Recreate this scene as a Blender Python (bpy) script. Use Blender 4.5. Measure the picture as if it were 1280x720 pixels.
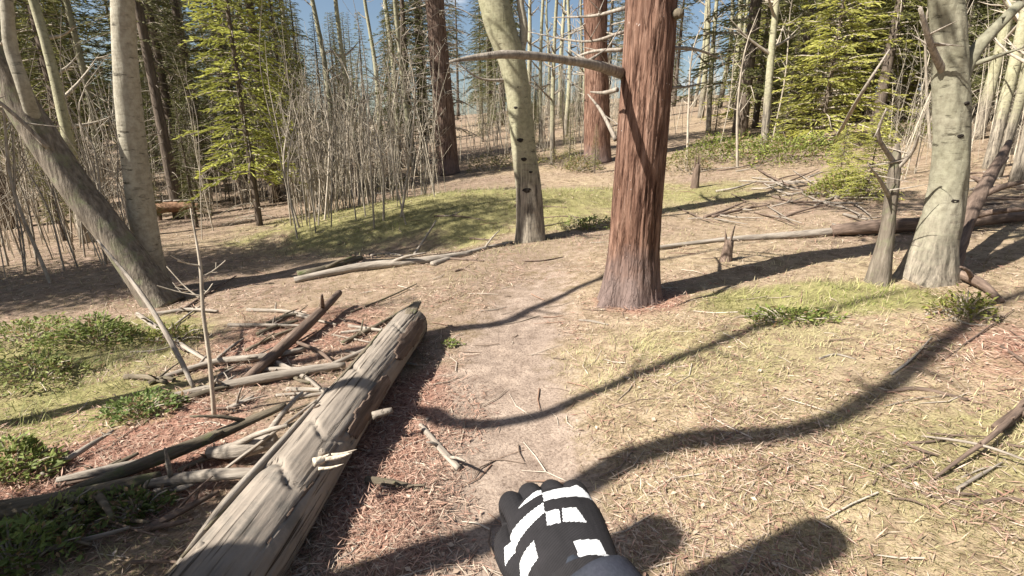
import bpy, math, random
import numpy as np
from mathutils import Vector, Matrix

# ------------------------------------------------------------------ camera
scene = bpy.context.scene
for o in list(bpy.data.objects):
    bpy.data.objects.remove(o)
CAM_H, PITCH, FPX = 1.38, math.radians(17.0), 640.0     # 1280 px wide frame: 90 degree view
cam_d = bpy.data.cameras.new("camera")
cam = bpy.data.objects.new("camera", cam_d)
scene.collection.objects.link(cam)
cam.location = (0, 0, CAM_H)
cam.rotation_euler = (math.radians(90) - PITCH, 0, 0)
cam_d.sensor_width = 36
cam_d.lens = 36 * FPX / 1280
cam_d.clip_start = 0.02
cam_d.clip_end = 2000
scene.camera = cam

# ------------------------------------------------------------------ sky, sun, exposure
SHX, SHY = 0.921, 0.39                 # direction in which shadows fall on the ground
SUN_EL = math.radians(44)
world = bpy.data.worlds.new("World"); scene.world = world
world.use_nodes = True
wn = world.node_tree.nodes; wl = world.node_tree.links
wn.clear()
w_out = wn.new('ShaderNodeOutputWorld'); w_bg = wn.new('ShaderNodeBackground')
sky = wn.new('ShaderNodeTexSky'); sky.sky_type = 'NISHITA'; sky.sun_disc = False
sky.sun_elevation = SUN_EL
sky.sun_rotation = math.atan2(-SHX, -SHY)
sky.air_density = 1.0; sky.dust_density = 1.5; sky.ozone_density = 1.4
# thin scattered clouds over the whole sky
tc = wn.new('ShaderNodeTexCoord'); mp = wn.new('ShaderNodeMapping'); mp.inputs['Scale'].default_value = (1.6, 1.6, 5.0)
nz = wn.new('ShaderNodeTexNoise'); nz.inputs['Scale'].default_value = 2.6; nz.inputs['Detail'].default_value = 7
rp = wn.new('ShaderNodeValToRGB'); rp.color_ramp.elements[0].position = 0.60; rp.color_ramp.elements[1].position = 0.74
mxw = wn.new('ShaderNodeMix'); mxw.data_type = 'RGBA'
mxw.inputs[7].default_value = (10, 10.2, 10.5, 1)
wl.new(tc.outputs['Generated'], mp.inputs['Vector']); wl.new(mp.outputs['Vector'], nz.inputs['Vector'])
wl.new(nz.outputs['Fac'], rp.inputs['Fac']); wl.new(rp.outputs['Color'], mxw.inputs[0])
wl.new(sky.outputs['Color'], mxw.inputs[6]); wl.new(mxw.outputs[2], w_bg.inputs['Color'])
w_bg.inputs['Strength'].default_value = 0.05
wl.new(w_bg.outputs['Background'], w_out.inputs['Surface'])

sun_d = bpy.data.lights.new("sun", 'SUN'); sun_d.energy = 5.0; sun_d.angle = math.radians(0.5)
sun_d.color = (1.0, 0.955, 0.88)
sun = bpy.data.objects.new("sun", sun_d); scene.collection.objects.link(sun)
sd = Vector((SHX * math.cos(SUN_EL), SHY * math.cos(SUN_EL), -math.sin(SUN_EL)))
sun.rotation_euler = sd.to_track_quat('-Z', 'Y').to_euler()
sun.location = (-20, -15, 25)
vs = scene.view_settings
vs.view_transform = 'Standard'; vs.look = 'None'; vs.gamma = 1.0; vs.exposure = 1.28
vs.use_curve_mapping = False
scene.render.engine = 'CYCLES'

C = scene.collection
rnd = random.Random(7)
rng = np.random.default_rng(11)

# ------------------------------------------------------------------ noise and terrain
def _h(ix, iy, seed):
    h = (ix.astype(np.int64) * 374761393 + iy.astype(np.int64) * 668265263 + seed * 1442695041) & 0xffffffff
    h = ((h ^ (h >> 13)) * 1274126177) & 0xffffffff
    return ((h ^ (h >> 16)) & 0xffff) / 65535.0
def vn(x, y, seed=0):
    x = np.asarray(x, float); y = np.asarray(y, float)
    ix = np.floor(x); iy = np.floor(y); fx = x - ix; fy = y - iy
    fx = fx * fx * (3 - 2 * fx); fy = fy * fy * (3 - 2 * fy)
    a = _h(ix, iy, seed); b = _h(ix + 1, iy, seed); c = _h(ix, iy + 1, seed); d = _h(ix + 1, iy + 1, seed)
    return (a * (1 - fx) + b * fx) * (1 - fy) + (c * (1 - fx) + d * fx) * fy
def fbm(x, y, seed=0, o=4):
    s = 0; a = .5; t = 0
    for k in range(o):
        s = s + a * vn(np.asarray(x) * 2 ** k + 13.1 * k, np.asarray(y) * 2 ** k - 7.7 * k, seed + k); t += a; a *= .5
    return s / t
def sig(t): return 1 / (1 + np.exp(-np.clip(t, -40, 40)))
PATH = np.array([(-.1, -3), (0.05, .5), (.02, 1.6), (-.02, 2.3), (-.08, 3.1), (.1, 4.0), (.45, 5.2), (1.1, 7.0), (2.0, 9.5)])
def path_mask(x, y, w=.33):
    d = np.full(np.shape(x), 1e9)
    for a, b in zip(PATH[:-1], PATH[1:]):
        ab = b - a; t = np.clip(((x - a[0]) * ab[0] + (y - a[1]) * ab[1]) / (ab @ ab), 0, 1)
        d = np.minimum(d, np.hypot(x - a[0] - t * ab[0], y - a[1] - t * ab[1]))
    d = d + .35 * (fbm(x * 1.7, y * 1.7, 31, 3) - .5)
    return sig((w - d) * 9)
def H(x, y):
    x = np.asarray(x, float); y = np.asarray(y, float)
    r = np.hypot(x, y)
    near = np.clip((r - .6) / 1.2, 0, 1)
    z = near * (.10 * (fbm(x * .45 + 3, y * .45, 1, 3) - .5) + .05 * (fbm(x * 1.4, y * 1.4, 5, 3) - .5) + .022 * (fbm(x * 5, y * 5, 8, 3) - .5))
    z = z - .035 * path_mask(x, y) * near + .07 * np.clip(x, -14, 12) * np.clip(r / .9 - .2, 0, 1)     # the whole clearing tilts up to one side
    z = z + .02 * np.clip(y - 6.5, 0, 22) * sig((x - .3) / 2.0)                       # ground climbs beyond the red pine
    z = z + .02 * np.clip(x - 5, 0, 20) * sig((y - 3) / 1.5)
    z = z + .075 * np.clip(y - 11, 0, 45)                                               # wooded bank behind the clearing
    z = z + .32 * np.exp(-((x + 1.0) / 2.6) ** 2 - ((y - 9.6) / 1.5) ** 2)                # grassy rise behind the spotted aspen
    z = z - .20 * np.exp(-((x + 2.2 - .9 * (y - 6.9)) / 2.6) ** 2 - ((y - 6.9 + .15 * x) / .75) ** 2)   # hollow behind the leaning trees
    return z
def Hs(x, y): return float(H(np.array([x]), np.array([y]))[0])
cp, sp = math.cos(PITCH), math.sin(PITCH)
def ray(px, py):
    u = (px - 640) / FPX; v = (py - 360) / FPX
    return Vector((u, cp - v * sp, -sp - v * cp))
def atY(px, py, Y):
    d = ray(px, py); t = Y / d.y
    return Vector((d.x * t, Y, CAM_H + d.z * t))
def ux(px, Y): return (px - 640) / FPX * (Y * cp + CAM_H * sp)
_TS = .3 * (400 ** np.linspace(0, 1, 500))
def P(px, py, dz=0.0):
    """where the sight line through a pixel meets the terrain (dz above it)"""
    d = ray(px, py)
    lo = _TS[0]; hi = None
    below = CAM_H + d.z * _TS <= H(d.x * _TS, d.y * _TS) + dz
    k = int(np.argmax(below)) if below.any() else len(_TS) - 1
    lo, hi = (_TS[k - 1] if k else .2), _TS[k]
    tt = np.linspace(lo, hi, 24); below = CAM_H + d.z * tt <= H(d.x * tt, d.y * tt) + dz
    t = float(tt[int(np.argmax(below)) if below.any() else 23])
    return Vector((d.x * t, d.y * t, CAM_H + d.z * t))

# ------------------------------------------------------------------ materials
def mat_new(name):
    m = bpy.data.materials.new(name); m.use_nodes = True
    n = m.node_tree.nodes; n.clear()
    out = n.new('ShaderNodeOutputMaterial'); b = n.new('ShaderNodeBsdfPrincipled')
    b.inputs['Roughness'].default_value = .85; b.inputs['Specular IOR Level'].default_value = .15
    m.node_tree.links.new(b.outputs[0], out.inputs[0])
    return m, n, m.node_tree.links, b, out
def ramp(n, stops):
    r = n.new('ShaderNodeValToRGB'); e = r.color_ramp.elements
    while len(e) < len(stops): e.new(.5)
    for k, (p, c) in enumerate(stops):
        e[k].position = p; e[k].color = (*c, 1)
    return r
def noise(n, l, vec, scale, detail=5, rough=.6):
    t = n.new('ShaderNodeTexNoise'); t.inputs['Scale'].default_value = scale
    t.inputs['Detail'].default_value = detail; t.inputs['Roughness'].default_value = rough
    if vec is not None: l.new(vec, t.inputs['Vector'])
    return t
def mapping(n, l, src, scale):
    m = n.new('ShaderNodeMapping'); m.inputs['Scale'].default_value = scale; l.new(src, m.inputs['Vector']); return m.outputs[0]
def mix(n, l, fac, a, b, mode='MIX'):
    m = n.new('ShaderNodeMix'); m.data_type = 'RGBA'; m.blend_type = mode
    for s, i in ((fac, 0), (a, 6), (b, 7)):
        if isinstance(s, (int, float)): m.inputs[i].default_value = s
        elif isinstance(s, tuple): m.inputs[i].default_value = (*s, 1)
        else: l.new(s, m.inputs[i])
    return m.outputs[2]
def bump(n, l, b, h, strength, dist=.02):
    bp = n.new('ShaderNodeBump'); bp.inputs['Strength'].default_value = strength; bp.inputs['Distance'].default_value = dist
    l.new(h, bp.inputs['Height']); l.new(bp.outputs[0], b.inputs['Normal'])
def objco(n): return n.new('ShaderNodeTexCoord').outputs['Object']
def rnd_tint(n, l, col, amt):
    oi = n.new('ShaderNodeObjectInfo'); hs = n.new('ShaderNodeHueSaturation')
    mr = n.new('ShaderNodeMapRange'); mr.inputs[3].default_value = 1 - amt; mr.inputs[4].default_value = 1 + amt
    l.new(oi.outputs['Random'], mr.inputs[0]); l.new(mr.outputs[0], hs.inputs['Value']); l.new(col, hs.inputs['Color'])
    return hs.outputs[0]

def mat_wood(name, stops, stretch=(9, 9, 1.2), scale=3, bstr=.5, grain=.45, tint=.12, lichen=None, cracks=0):
    m, n, l, b, o = mat_new(name)
    co = objco(n); v = mapping(n, l, co, stretch)
    t1 = noise(n, l, v, scale, 8, .65); t2 = noise(n, l, co, 2.3, 4, .6)
    r = ramp(n, stops); l.new(t1.outputs['Fac'], r.inputs[0])
    r2 = ramp(n, [(.3, (.62, .6, .58)), (.7, (1.12, 1.1, 1.08))]); l.new(t2.outputs['Fac'], r2.inputs[0])
    c = mix(n, l, grain, r.outputs[0], r2.outputs[0], 'MULTIPLY')
    if lichen:
        t3 = noise(n, l, co, 6, 6, .7); r3 = ramp(n, [(.52, (0, 0, 0)), (.66, (1, 1, 1))]); l.new(t3.outputs['Fac'], r3.inputs[0])
        c = mix(n, l, r3.outputs[0], c, lichen)
    hgt = t1.outputs['Fac']
    if cracks:
        vc = mapping(n, l, co, (38, 38, 1.1)); t5 = noise(n, l, vc, 1.6, 6, .6); r5 = ramp(n, [(.36, (.12, .10, .09)), (.43, (1, 1, 1))]); l.new(t5.outputs['Fac'], r5.inputs[0])
        t6 = noise(n, l, co, 3.0, 3, .5); r6 = ramp(n, [(.40, (0, 0, 0)), (.55, (1, 1, 1))]); l.new(t6.outputs['Fac'], r6.inputs[0])
        mk = n.new('ShaderNodeMath'); mk.operation = 'MULTIPLY'; mk.inputs[1].default_value = cracks; l.new(r6.outputs[0], mk.inputs[0])
        c = mix(n, l, mk.outputs[0], c, r5.outputs[0], 'MULTIPLY'); hgt = mix(n, l, .6, hgt, r5.outputs[0])
    c = rnd_tint(n, l, c, tint)
    l.new(c, b.inputs['Base Color']); bump(n, l, b, hgt, bstr)
    return m
def mat_pinebark(name, stops, tint=.1):
    m, n, l, b, o = mat_new(name)
    co = objco(n); v = mapping(n, l, co, (1.2, 1.2, .12))
    vo = n.new('ShaderNodeTexVoronoi'); vo.feature = 'DISTANCE_TO_EDGE'; vo.inputs['Scale'].default_value = 17
    nd = noise(n, l, v, 7, 5, .7); wv = n.new('ShaderNodeMix'); wv.data_type = 'VECTOR'; wv.inputs[0].default_value = .14
    l.new(v, wv.inputs[4]); l.new(nd.outputs['Color'], wv.inputs[5]); l.new(wv.outputs[1], vo.inputs['Vector'])
    t1 = noise(n, l, v, 26, 7, .7); t2 = noise(n, l, co, 3.1, 5, .65)
    r = ramp(n, stops); l.new(t1.outputs['Fac'], r.inputs[0])
    e = ramp(n, [(.0, (.42, .34, .31)), (.12, (1, 1, 1))]); l.new(vo.outputs[0], e.inputs[0])
    c = mix(n, l, .6, r.outputs[0], e.outputs[0], 'MULTIPLY')
    r2 = ramp(n, [(.3, (.5, .42, .40)), (.68, (1.2, 1.14, 1.08))]); l.new(t2.outputs['Fac'], r2.inputs[0])
    c = mix(n, l, .7, c, r2.outputs[0], 'MULTIPLY')
    vf = mapping(n, l, co, (24, 24, 1.3)); tf_ = noise(n, l, vf, 1.5, 6, .65); rf = ramp(n, [(.38, (.25, .20, .18)), (.47, (1, 1, 1))]); l.new(tf_.outputs['Fac'], rf.inputs[0])
    c = mix(n, l, .85, c, rf.outputs[0], 'MULTIPLY')
    # weathered, purple-grey bark round the foot of the trunk, with pale flecks of resin
    sx = n.new('ShaderNodeSeparateXYZ'); l.new(co, sx.inputs[0])
    ma = n.new('ShaderNodeMath'); ma.operation = 'MULTIPLY_ADD'; ma.inputs[1].default_value = .8; l.new(t2.outputs['Fac'], ma.inputs[0]); l.new(sx.outputs[2], ma.inputs[2])
    rz = ramp(n, [(.55, (1, 1, 1)), (.95, (0, 0, 0))]); l.new(ma.outputs[0], rz.inputs[0])
    low = mix(n, l, t1.outputs['Fac'], (.05, .035, .032), (.30, .22, .19))
    c = mix(n, l, rz.outputs[0], c, low)
    t4 = noise(n, l, co, 34, 2, .5); r4 = ramp(n, [(.745, (0, 0, 0)), (.77, (1, 1, 1))]); l.new(t4.outputs['Fac'], r4.inputs[0])
    c = mix(n, l, r4.outputs[0], c, (.55, .47, .42))
    c = rnd_tint(n, l, c, tint)
    l.new(c, b.inputs['Base Color'])
    hm = mix(n, l, .5, e.outputs[0], t1.outputs['Fac']); bump(n, l, b, hm, .8, .03)
    return m
def mat_aspen(name, pale=(.60, .55, .42), green=(.40, .41, .24), foot=1.0, fh=.3):
    m, n, l, b, o = mat_new(name)
    co = objco(n); v = mapping(n, l, co, (1.3, 1.3, 5))
    t1 = noise(n, l, v, 5, 7, .65); t2 = noise(n, l, co, 2.2, 4, .6); t3 = noise(n, l, co, 22, 5, .7)
    c = mix(n, l, t2.outputs['Fac'], pale, green)
    r1 = ramp(n, [(.33, (.10, .085, .07)), (.42, (1, 1, 1))]); l.new(t1.outputs['Fac'], r1.inputs[0])
    c = mix(n, l, .8, c, r1.outputs[0], 'MULTIPLY')
    r3 = ramp(n, [(.3, (.55, .52, .5)), (.6, (1.05, 1.05, 1.05))]); l.new(t3.outputs['Fac'], r3.inputs[0])
    c = mix(n, l, .8, c, r3.outputs[0], 'MULTIPLY')
    sx = n.new('ShaderNodeSeparateXYZ'); l.new(co, sx.inputs[0])
    ma = n.new('ShaderNodeMath'); ma.operation = 'MULTIPLY_ADD'; ma.inputs[1].default_value = 1.1; l.new(t1.outputs['Fac'], ma.inputs[0]); l.new(sx.outputs[2], ma.inputs[2])
    sc = n.new('ShaderNodeMath'); sc.operation = 'SUBTRACT'; sc.inputs[1].default_value = fh; l.new(ma.outputs[0], sc.inputs[0])
    rz = ramp(n, [(.35, (1, 1, 1)), (.85, (0, 0, 0))]); l.new(sc.outputs[0], rz.inputs[0])
    vz = mapping(n, l, co, (14, 14, 1.6)); t5 = noise(n, l, vz, 2.4, 6, .7)
    rr = ramp(n, [(.35, (.05, .042, .035)), (.65, (.36, .31, .24))]); l.new(t5.outputs['Fac'], rr.inputs[0])
    fm = n.new('ShaderNodeMath'); fm.operation = 'MULTIPLY'; fm.inputs[1].default_value = foot; l.new(rz.outputs[0], fm.inputs[0])
    c = mix(n, l, fm.outputs[0], c, rr.outputs[0])
    c = rnd_tint(n, l, c, .1)
    l.new(c, b.inputs['Base Color']); hm = mix(n, l, .5, t1.outputs['Fac'], t5.outputs['Fac']); bump(n, l, b, hm, .5)
    return m
def mat_leaf(name, trans=.35, tint=.12):
    """foliage: colour comes with each leaf, light passes partly through"""
    m, n, l, b, o = mat_new(name)
    a = n.new('ShaderNodeVertexColor'); a.layer_name = 'tint'
    c = rnd_tint(n, l, a.outputs[0], tint)
    b.inputs['Roughness'].default_value = .6; b.inputs['Specular IOR Level'].default_value = .25
    l.new(c, b.inputs['Base Color'])
    tr = n.new('ShaderNodeBsdfTranslucent'); l.new(c, tr.inputs[0])
    ms = n.new('ShaderNodeMixShader'); ms.inputs[0].default_value = trans
    l.new(b.outputs[0], ms.inputs[1]); l.new(tr.outputs[0], ms.inputs[2]); l.new(ms.outputs[0], o.inputs[0])
    return m
def mat_cloth(name, c1, c2, scale=220, rough=.8):
    m, n, l, b, o = mat_new(name); co = objco(n)
    t = noise(n, l, co, scale, 3, .6); t2 = noise(n, l, co, 9, 4, .6)
    c = mix(n, l, t.outputs['Fac'], c1, c2); c = mix(n, l, .25, c, t2.outputs['Color'], 'SOFT_LIGHT')
    l.new(c, b.inputs['Base Color']); b.inputs['Roughness'].default_value = rough
    hm = mix(n, l, .8, t.outputs['Fac'], t2.outputs['Fac']); bump(n, l, b, hm, .35, .006)
    return m

M = {}
M['pine'] = mat_pinebark('red_pine_bark', [(.25, (.085, .046, .034)), (.5, (.215, .128, .092)), (.78, (.38, .265, .205))])
M['pine_far'] = mat_pinebark('brown_pine_bark', [(.25, (.10, .068, .052)), (.5, (.20, .145, .115)), (.78, (.36, .29, .23))])
M['aspen'] = mat_aspen('aspen_bark', (.44, .40, .29), (.25, .25, .14), fh=.95)
M['aspen_grey'] = mat_aspen('grey_aspen_bark', (.33, .30, .235), (.17, .17, .105))
M['aspen_white'] = mat_aspen('white_birch_bark', (.47, .43, .345), (.27, .245, .18), 1.0)
M['dark_bark'] = mat_wood('dark_furrowed_bark', [(.25, (.035, .028, .022)), (.55, (.14, .11, .085)), (.8, (.26, .22, .17))], (11, 11, 1.5), 3, .8)
M['lean_bark'] = mat_wood('grey_furrowed_bark', [(.25, (.06, .05, .04)), (.55, (.22, .185, .145)), (.8, (.40, .35, .28))], (11, 11, 1.5), 3, .8, .5, .12, (.20, .20, .12))
M['stem'] = mat_wood('grey_sapling_bark', [(.3, (.21, .175, .135)), (.6, (.42, .365, .29)), (.85, (.58, .52, .42))], (5, 5, 2), 3, .3, .4, .3)
M['dead'] = mat_wood('bleached_dead_wood', [(.25, (.11, .09, .075)), (.5, (.29, .25, .205)), (.8, (.50, .45, .385))], (14, 14, 1.2), 3, .6)
M['log'] = mat_wood('weathered_log_wood', [(.2, (.15, .125, .105)), (.42, (.26, .222, .183)), (.62, (.31, .268, .222)), (.85, (.39, .345, .29))], (11, 11, 1.5), 2.2, .6, .85, .02, (.17, .15, .125), .9)
M['fresh'] = mat_wood('pale_torn_wood', [(.25, (.38, .30, .22)), (.5, (.60, .52, .41)), (.8, (.74, .67, .56))], (14, 14, 1.2), 3, .6)
M['mossy'] = mat_wood('mossy_dead_wood', [(.25, (.05, .042, .03)), (.55, (.17, .14, .10)), (.8, (.30, .26, .19))], (12, 12, 1.4), 3, .7, .5, .15, (.10, .12, .045))
M['brown_dead'] = mat_wood('brown_dead_wood', [(.25, (.055, .04, .032)), (.55, (.18, .13, .10)), (.8, (.34, .26, .20))], (12, 12, 1.4), 3, .7)
M['orange_wood'] = mat_wood('rotten_orange_wood', [(.25, (.12, .06, .035)), (.55, (.30, .18, .11)), (.8, (.44, .30, .20))], (3, 9, 9), 2, .7)
M['scar'] = mat_wood('black_bark_scar', [(.3, (.012, .010, .008)), (.7, (.05, .042, .035))], (6, 6, 6), 4, .8)
M['needle'] = mat_leaf('conifer_needles')
M['leaf'] = mat_leaf('green_leaves', .4)
M['grass'] = mat_leaf('grass_blades', .3, .0)
M['litter'] = mat_leaf('forest_litter', .08, .0)

def ground_mat():
    m, n, l, b, o = mat_new('forest_floor')
    co = n.new('ShaderNodeTexCoord').outputs['Object']
    z = n.new('ShaderNodeVertexColor'); z.layer_name = 'zone'; sx = n.new('ShaderNodeSeparateColor'); l.new(z.outputs[0], sx.inputs[0])
    tb = noise(n, l, co, 1.3, 6, .6); tm = noise(n, l, co, 9, 6, .65); tf = noise(n, l, co, 70, 5, .7)
    st = noise(n, l, mapping(n, l, co, (30, 60, 30)), 3, 4, .6)
    duff = ramp(n, [(.3, (.12, .080, .056)), (.5, (.30, .215, .155)), (.72, (.46, .36, .265))]); l.new(tm.outputs['Fac'], duff.inputs[0])
    dry = ramp(n, [(.3, (.20, .155, .085)), (.55, (.44, .36, .215)), (.8, (.58, .50, .31))]); l.new(tm.outputs['Fac'], dry.inputs[0])
    c = mix(n, l, tb.outputs['Fac'], duff.outputs[0], dry.outputs[0])
    dirt = ramp(n, [(.3, (.20, .15, .118)), (.7, (.40, .315, .25))]); l.new(tm.outputs['Fac'], dirt.inputs[0])
    red = ramp(n, [(.3, (.15, .075, .055)), (.55, (.33, .18, .13)), (.8, (.46, .30, .225))]); l.new(tf.outputs['Fac'], red.inputs[0])
    moss = ramp(n, [(.3, (.15, .135, .055)), (.7, (.36, .325, .15))]); l.new(tm.outputs['Fac'], moss.inputs[0])
    def soft(ch):
        a = n.new('ShaderNodeMath'); a.operation = 'ADD'; l.new(ch, a.inputs[0]); l.new(tm.outputs['Fac'], a.inputs[1])
        r = n.new('ShaderNodeMapRange'); r.inputs[1].default_value = .72; r.inputs[2].default_value = 1.12; l.new(a.outputs[0], r.inputs[0]); return r.outputs[0]
    tp = noise(n, l, co, .9, 5, .62); rpch = ramp(n, [(.50, (0, 0, 0)), (.60, (1, 1, 1))]); l.new(tp.outputs['Fac'], rpch.inputs[0])
    brown = ramp(n, [(.3, (.10, .070, .052)), (.7, (.36, .265, .20))]); l.new(tm.outputs['Fac'], brown.inputs[0])
    soft2 = n.new('ShaderNodeMapRange'); soft2.inputs[1].default_value = .3; soft2.inputs[2].default_value = .55; l.new(tm.outputs['Fac'], soft2.inputs[0])
    pm = n.new('ShaderNodeMath'); pm.operation = 'MULTIPLY'; l.new(z.outputs['Alpha'], pm.inputs[1]); l.new(soft2.outputs[0], pm.inputs[0])
    c = mix(n, l, pm.outputs[0], c, brown.outputs[0])
    c = mix(n, l, soft(sx.outputs[2]), c, red.outputs[0])
    c = mix(n, l, soft(sx.outputs[1]), c, moss.outputs[0])
    c = mix(n, l, soft(sx.outputs[0]), c, dirt.outputs[0])
    sp_ = ramp(n, [(.34, (.42, .38, .35)), (.5, (1, 1, 1)), (.75, (1.22, 1.2, 1.18))]); l.new(tf.outputs['Fac'], sp_.inputs[0])
    c = mix(n, l, .8, c, sp_.outputs[0], 'MULTIPLY')
    s2 = ramp(n, [(.36, (.6, .55, .5)), (.55, (1, 1, 1))]); l.new(st.outputs['Fac'], s2.inputs[0])
    c = mix(n, l, .5, c, s2.outputs[0], 'MULTIPLY')
    l.new(c, b.inputs['Base Color']); b.inputs['Roughness'].default_value = .95
    hm = mix(n, l, .4, tf.outputs['Fac'], tm.outputs['Fac']); bump(n, l, b, hm, .7, .025)
    return m
M['ground'] = ground_mat()

# ------------------------------------------------------------------ mesh helpers
def mesh_np(name, V, Q=None, T=None, mats=(), col=None, cname='tint', smooth=True, midx=None):
    me = bpy.data.meshes.new(name)
    V = np.asarray(V, np.float32).reshape(-1, 3)
    Q = np.zeros((0, 4), np.int32) if Q is None else np.asarray(Q, np.int32).reshape(-1, 4)
    T = np.zeros((0, 3), np.int32) if T is None else np.asarray(T, np.int32).reshape(-1, 3)
    me.vertices.add(len(V)); me.vertices.foreach_set('co', V.ravel())
    nl = len(Q) * 4 + len(T) * 3; me.loops.add(nl); me.polygons.add(len(Q) + len(T))
    me.loops.foreach_set('vertex_index', np.concatenate([Q.ravel(), T.ravel()]))
    ls = np.concatenate([np.arange(len(Q)) * 4, len(Q) * 4 + np.arange(len(T)) * 3]).astype(np.int32)
    me.polygons.foreach_set('loop_start', ls)
    me.polygons.foreach_set('use_smooth', np.full(len(ls), smooth))
    for mm in (mats if isinstance(mats, (list, tuple)) else [mats]): me.materials.append(mm)
    if midx is not None: me.polygons.foreach_set('material_index', np.asarray(midx, np.int32))
    me.update(calc_edges=True)
    if col is not None:
        ca = me.color_attributes.new(cname, 'FLOAT_COLOR', 'POINT')
        cc = np.ones((len(V), 4), np.float32); k_ = np.asarray(col).shape[1]; cc[:, :k_] = np.asarray(col)
        ca.data.foreach_set('color', cc.ravel())
    me.validate()
    return me
FINE = {'bare_crown', 'bare_limbs', 'dead_branches', 'branches', 'crown_branches', 'crown', 'leaves', 'stems'}   # twigs and leaves too fine to pick apart
def obj(name, me, parent=None, loc=(0, 0, 0), rot=(0, 0, 0), kind=None):
    o = bpy.data.objects.new(name, me); C.objects.link(o); o.location = loc; o.rotation_euler = rot
    if parent: o.parent = parent
    if kind: o['kind'] = kind
    if name in FINE: o['kind'] = 'stuff'
    return o
def tag(o, label, cat, group=None):
    o['label'] = label; o['category'] = cat
    if group: o['group'] = group
    return o
def thing(name, label, cat, loc, rz=0, group=None):
    o = obj(name, None, None, loc, (0, 0, rz)); o.empty_display_size = .2
    return tag(o, label, cat, group)
def copy_thing(root, loc, rz, s=1.0, label=None, tilt=(0, 0)):
    r = root.copy(); C.objects.link(r); r.location = loc; r.rotation_euler = (tilt[0], tilt[1], rz); r.scale = (s, s, s)
    if label: r['label'] = label
    for ch in list(root.children):
        c = ch.copy(); C.objects.link(c); c.parent = r
        for g in list(ch.children):
            d = g.copy(); C.objects.link(d); d.parent = c
    return r

class Geo:
    def __init__(s): s.V = []; s.Q = []; s.T = []; s.C = []; s.n = 0
    def add(s, V, Q=None, T=None, col=None):
        V = np.asarray(V, float).reshape(-1, 3)
        if Q is not None and len(Q): s.Q.append(np.asarray(Q) + s.n)
        if T is not None and len(T): s.T.append(np.asarray(T) + s.n)
        if col is not None: s.C.append(np.broadcast_to(np.asarray(col, float), (len(V), 3)))
        s.V.append(V); s.n += len(V)
    def mesh(s, name, mats, smooth=True):
        cat = lambda a, k: np.concatenate(a) if a else np.zeros((0, k), int)
        return mesh_np(name, np.concatenate(s.V), cat(s.Q, 4), cat(s.T, 3), mats, np.concatenate(s.C) if s.C else None, smooth=smooth)

def resample(pts, rad, n):
    """smooth curve through the points (Catmull-Rom) with n samples"""
    pts = np.array([tuple(p) for p in pts], float); rad = np.array(rad, float)
    if len(pts) == 2 and n <= 2: return pts, rad
    seg = np.linalg.norm(np.diff(pts, axis=0), axis=1); s = np.concatenate([[0], np.cumsum(seg)])
    q = np.linspace(0, s[-1], n); out = np.zeros((n, 3))
    ext = np.vstack([2 * pts[0] - pts[1], pts, 2 * pts[-1] - pts[-2]])
    i = np.clip(np.searchsorted(s, q, 'right') - 1, 0, len(pts) - 2); t = ((q - s[i]) / seg[i])[:, None]
    p0, p1, p2, p3 = ext[i], ext[i + 1], ext[i + 2], ext[i + 3]
    out = .5 * (2 * p1 + (p2 - p0) * t + (2 * p0 - 5 * p1 + 4 * p2 - p3) * t ** 2 + (3 * p1 - p0 - 3 * p2 + p3) * t ** 3)
    return out, np.interp(q, s, rad)
def tube(pts, rad, sides=8, n=None, disp=None, cap=True, pinch=1.0):
    if n is None: n = len(pts)
    pts, rad = resample(pts, rad, n)
    tan = np.gradient(pts, axis=0); tan /= np.linalg.norm(tan, axis=1)[:, None] + 1e-9
    ref = np.array([0, 1., 0]) if abs(tan[0][1]) < .8 else np.array([1., 0, 0])
    N = np.zeros_like(pts); u = ref - tan[0] * (ref @ tan[0]); u /= np.linalg.norm(u); N[0] = u
    for k in range(1, n):
        u = u - tan[k] * (u @ tan[k]); u /= np.linalg.norm(u) + 1e-9; N[k] = u
    B = np.cross(tan, N)
    th = np.linspace(0, 2 * np.pi, sides, endpoint=False)
    R = np.repeat(rad[:, None], sides, 1)
    s = np.concatenate([[0], np.cumsum(np.linalg.norm(np.diff(pts, axis=0), axis=1))])
    if disp is not None: R = R + disp(th[None, :], s[:, None], R)
    V = pts[:, None, :] + R[..., None] * (np.cos(th)[None, :, None] * N[:, None, :] + pinch * np.sin(th)[None, :, None] * B[:, None, :])
    i = np.arange(n - 1)[:, None] * sides; j = np.arange(sides)[None, :]; j2 = (j + 1) % sides
    Q = np.stack([i + j, i + j2, i + sides + j2, i + sides + j], -1).reshape(-1, 4)
    V = V.reshape(-1, 3); T = []
    if cap:
        for k, base, flip in ((0, 0, True), (n - 1, (n - 1) * sides, False)):
            V = np.vstack([V, pts[k]]); c = len(V) - 1
            for a in range(sides):
                b2 = (a + 1) % sides
                T.append((base + b2, base + a, c) if flip else (base + a, base + b2, c))
    return V, Q, np.array(T, int).reshape(-1, 3)
def diamonds(P0, D, L, W, Nn, mid=.45, fold=0.0):
    """leaf or needle-twig quads: base, two sides, tip"""
    D = D / (np.linalg.norm(D, axis=1)[:, None] + 1e-9)
    S = np.cross(D, Nn); S /= np.linalg.norm(S, axis=1)[:, None] + 1e-9
    L = np.asarray(L).reshape(-1, 1); W = np.asarray(W).reshape(-1, 1)
    a = P0; c = P0 + D * L; m_ = P0 + D * L * mid
    up = np.cross(S, D) * fold * W
    V = np.stack([a, m_ + S * W * .5 + up, c, m_ - S * W * .5 + up], 1).reshape(-1, 3)
    Q = np.arange(len(V)).reshape(-1, 4)
    return V, Q
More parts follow.
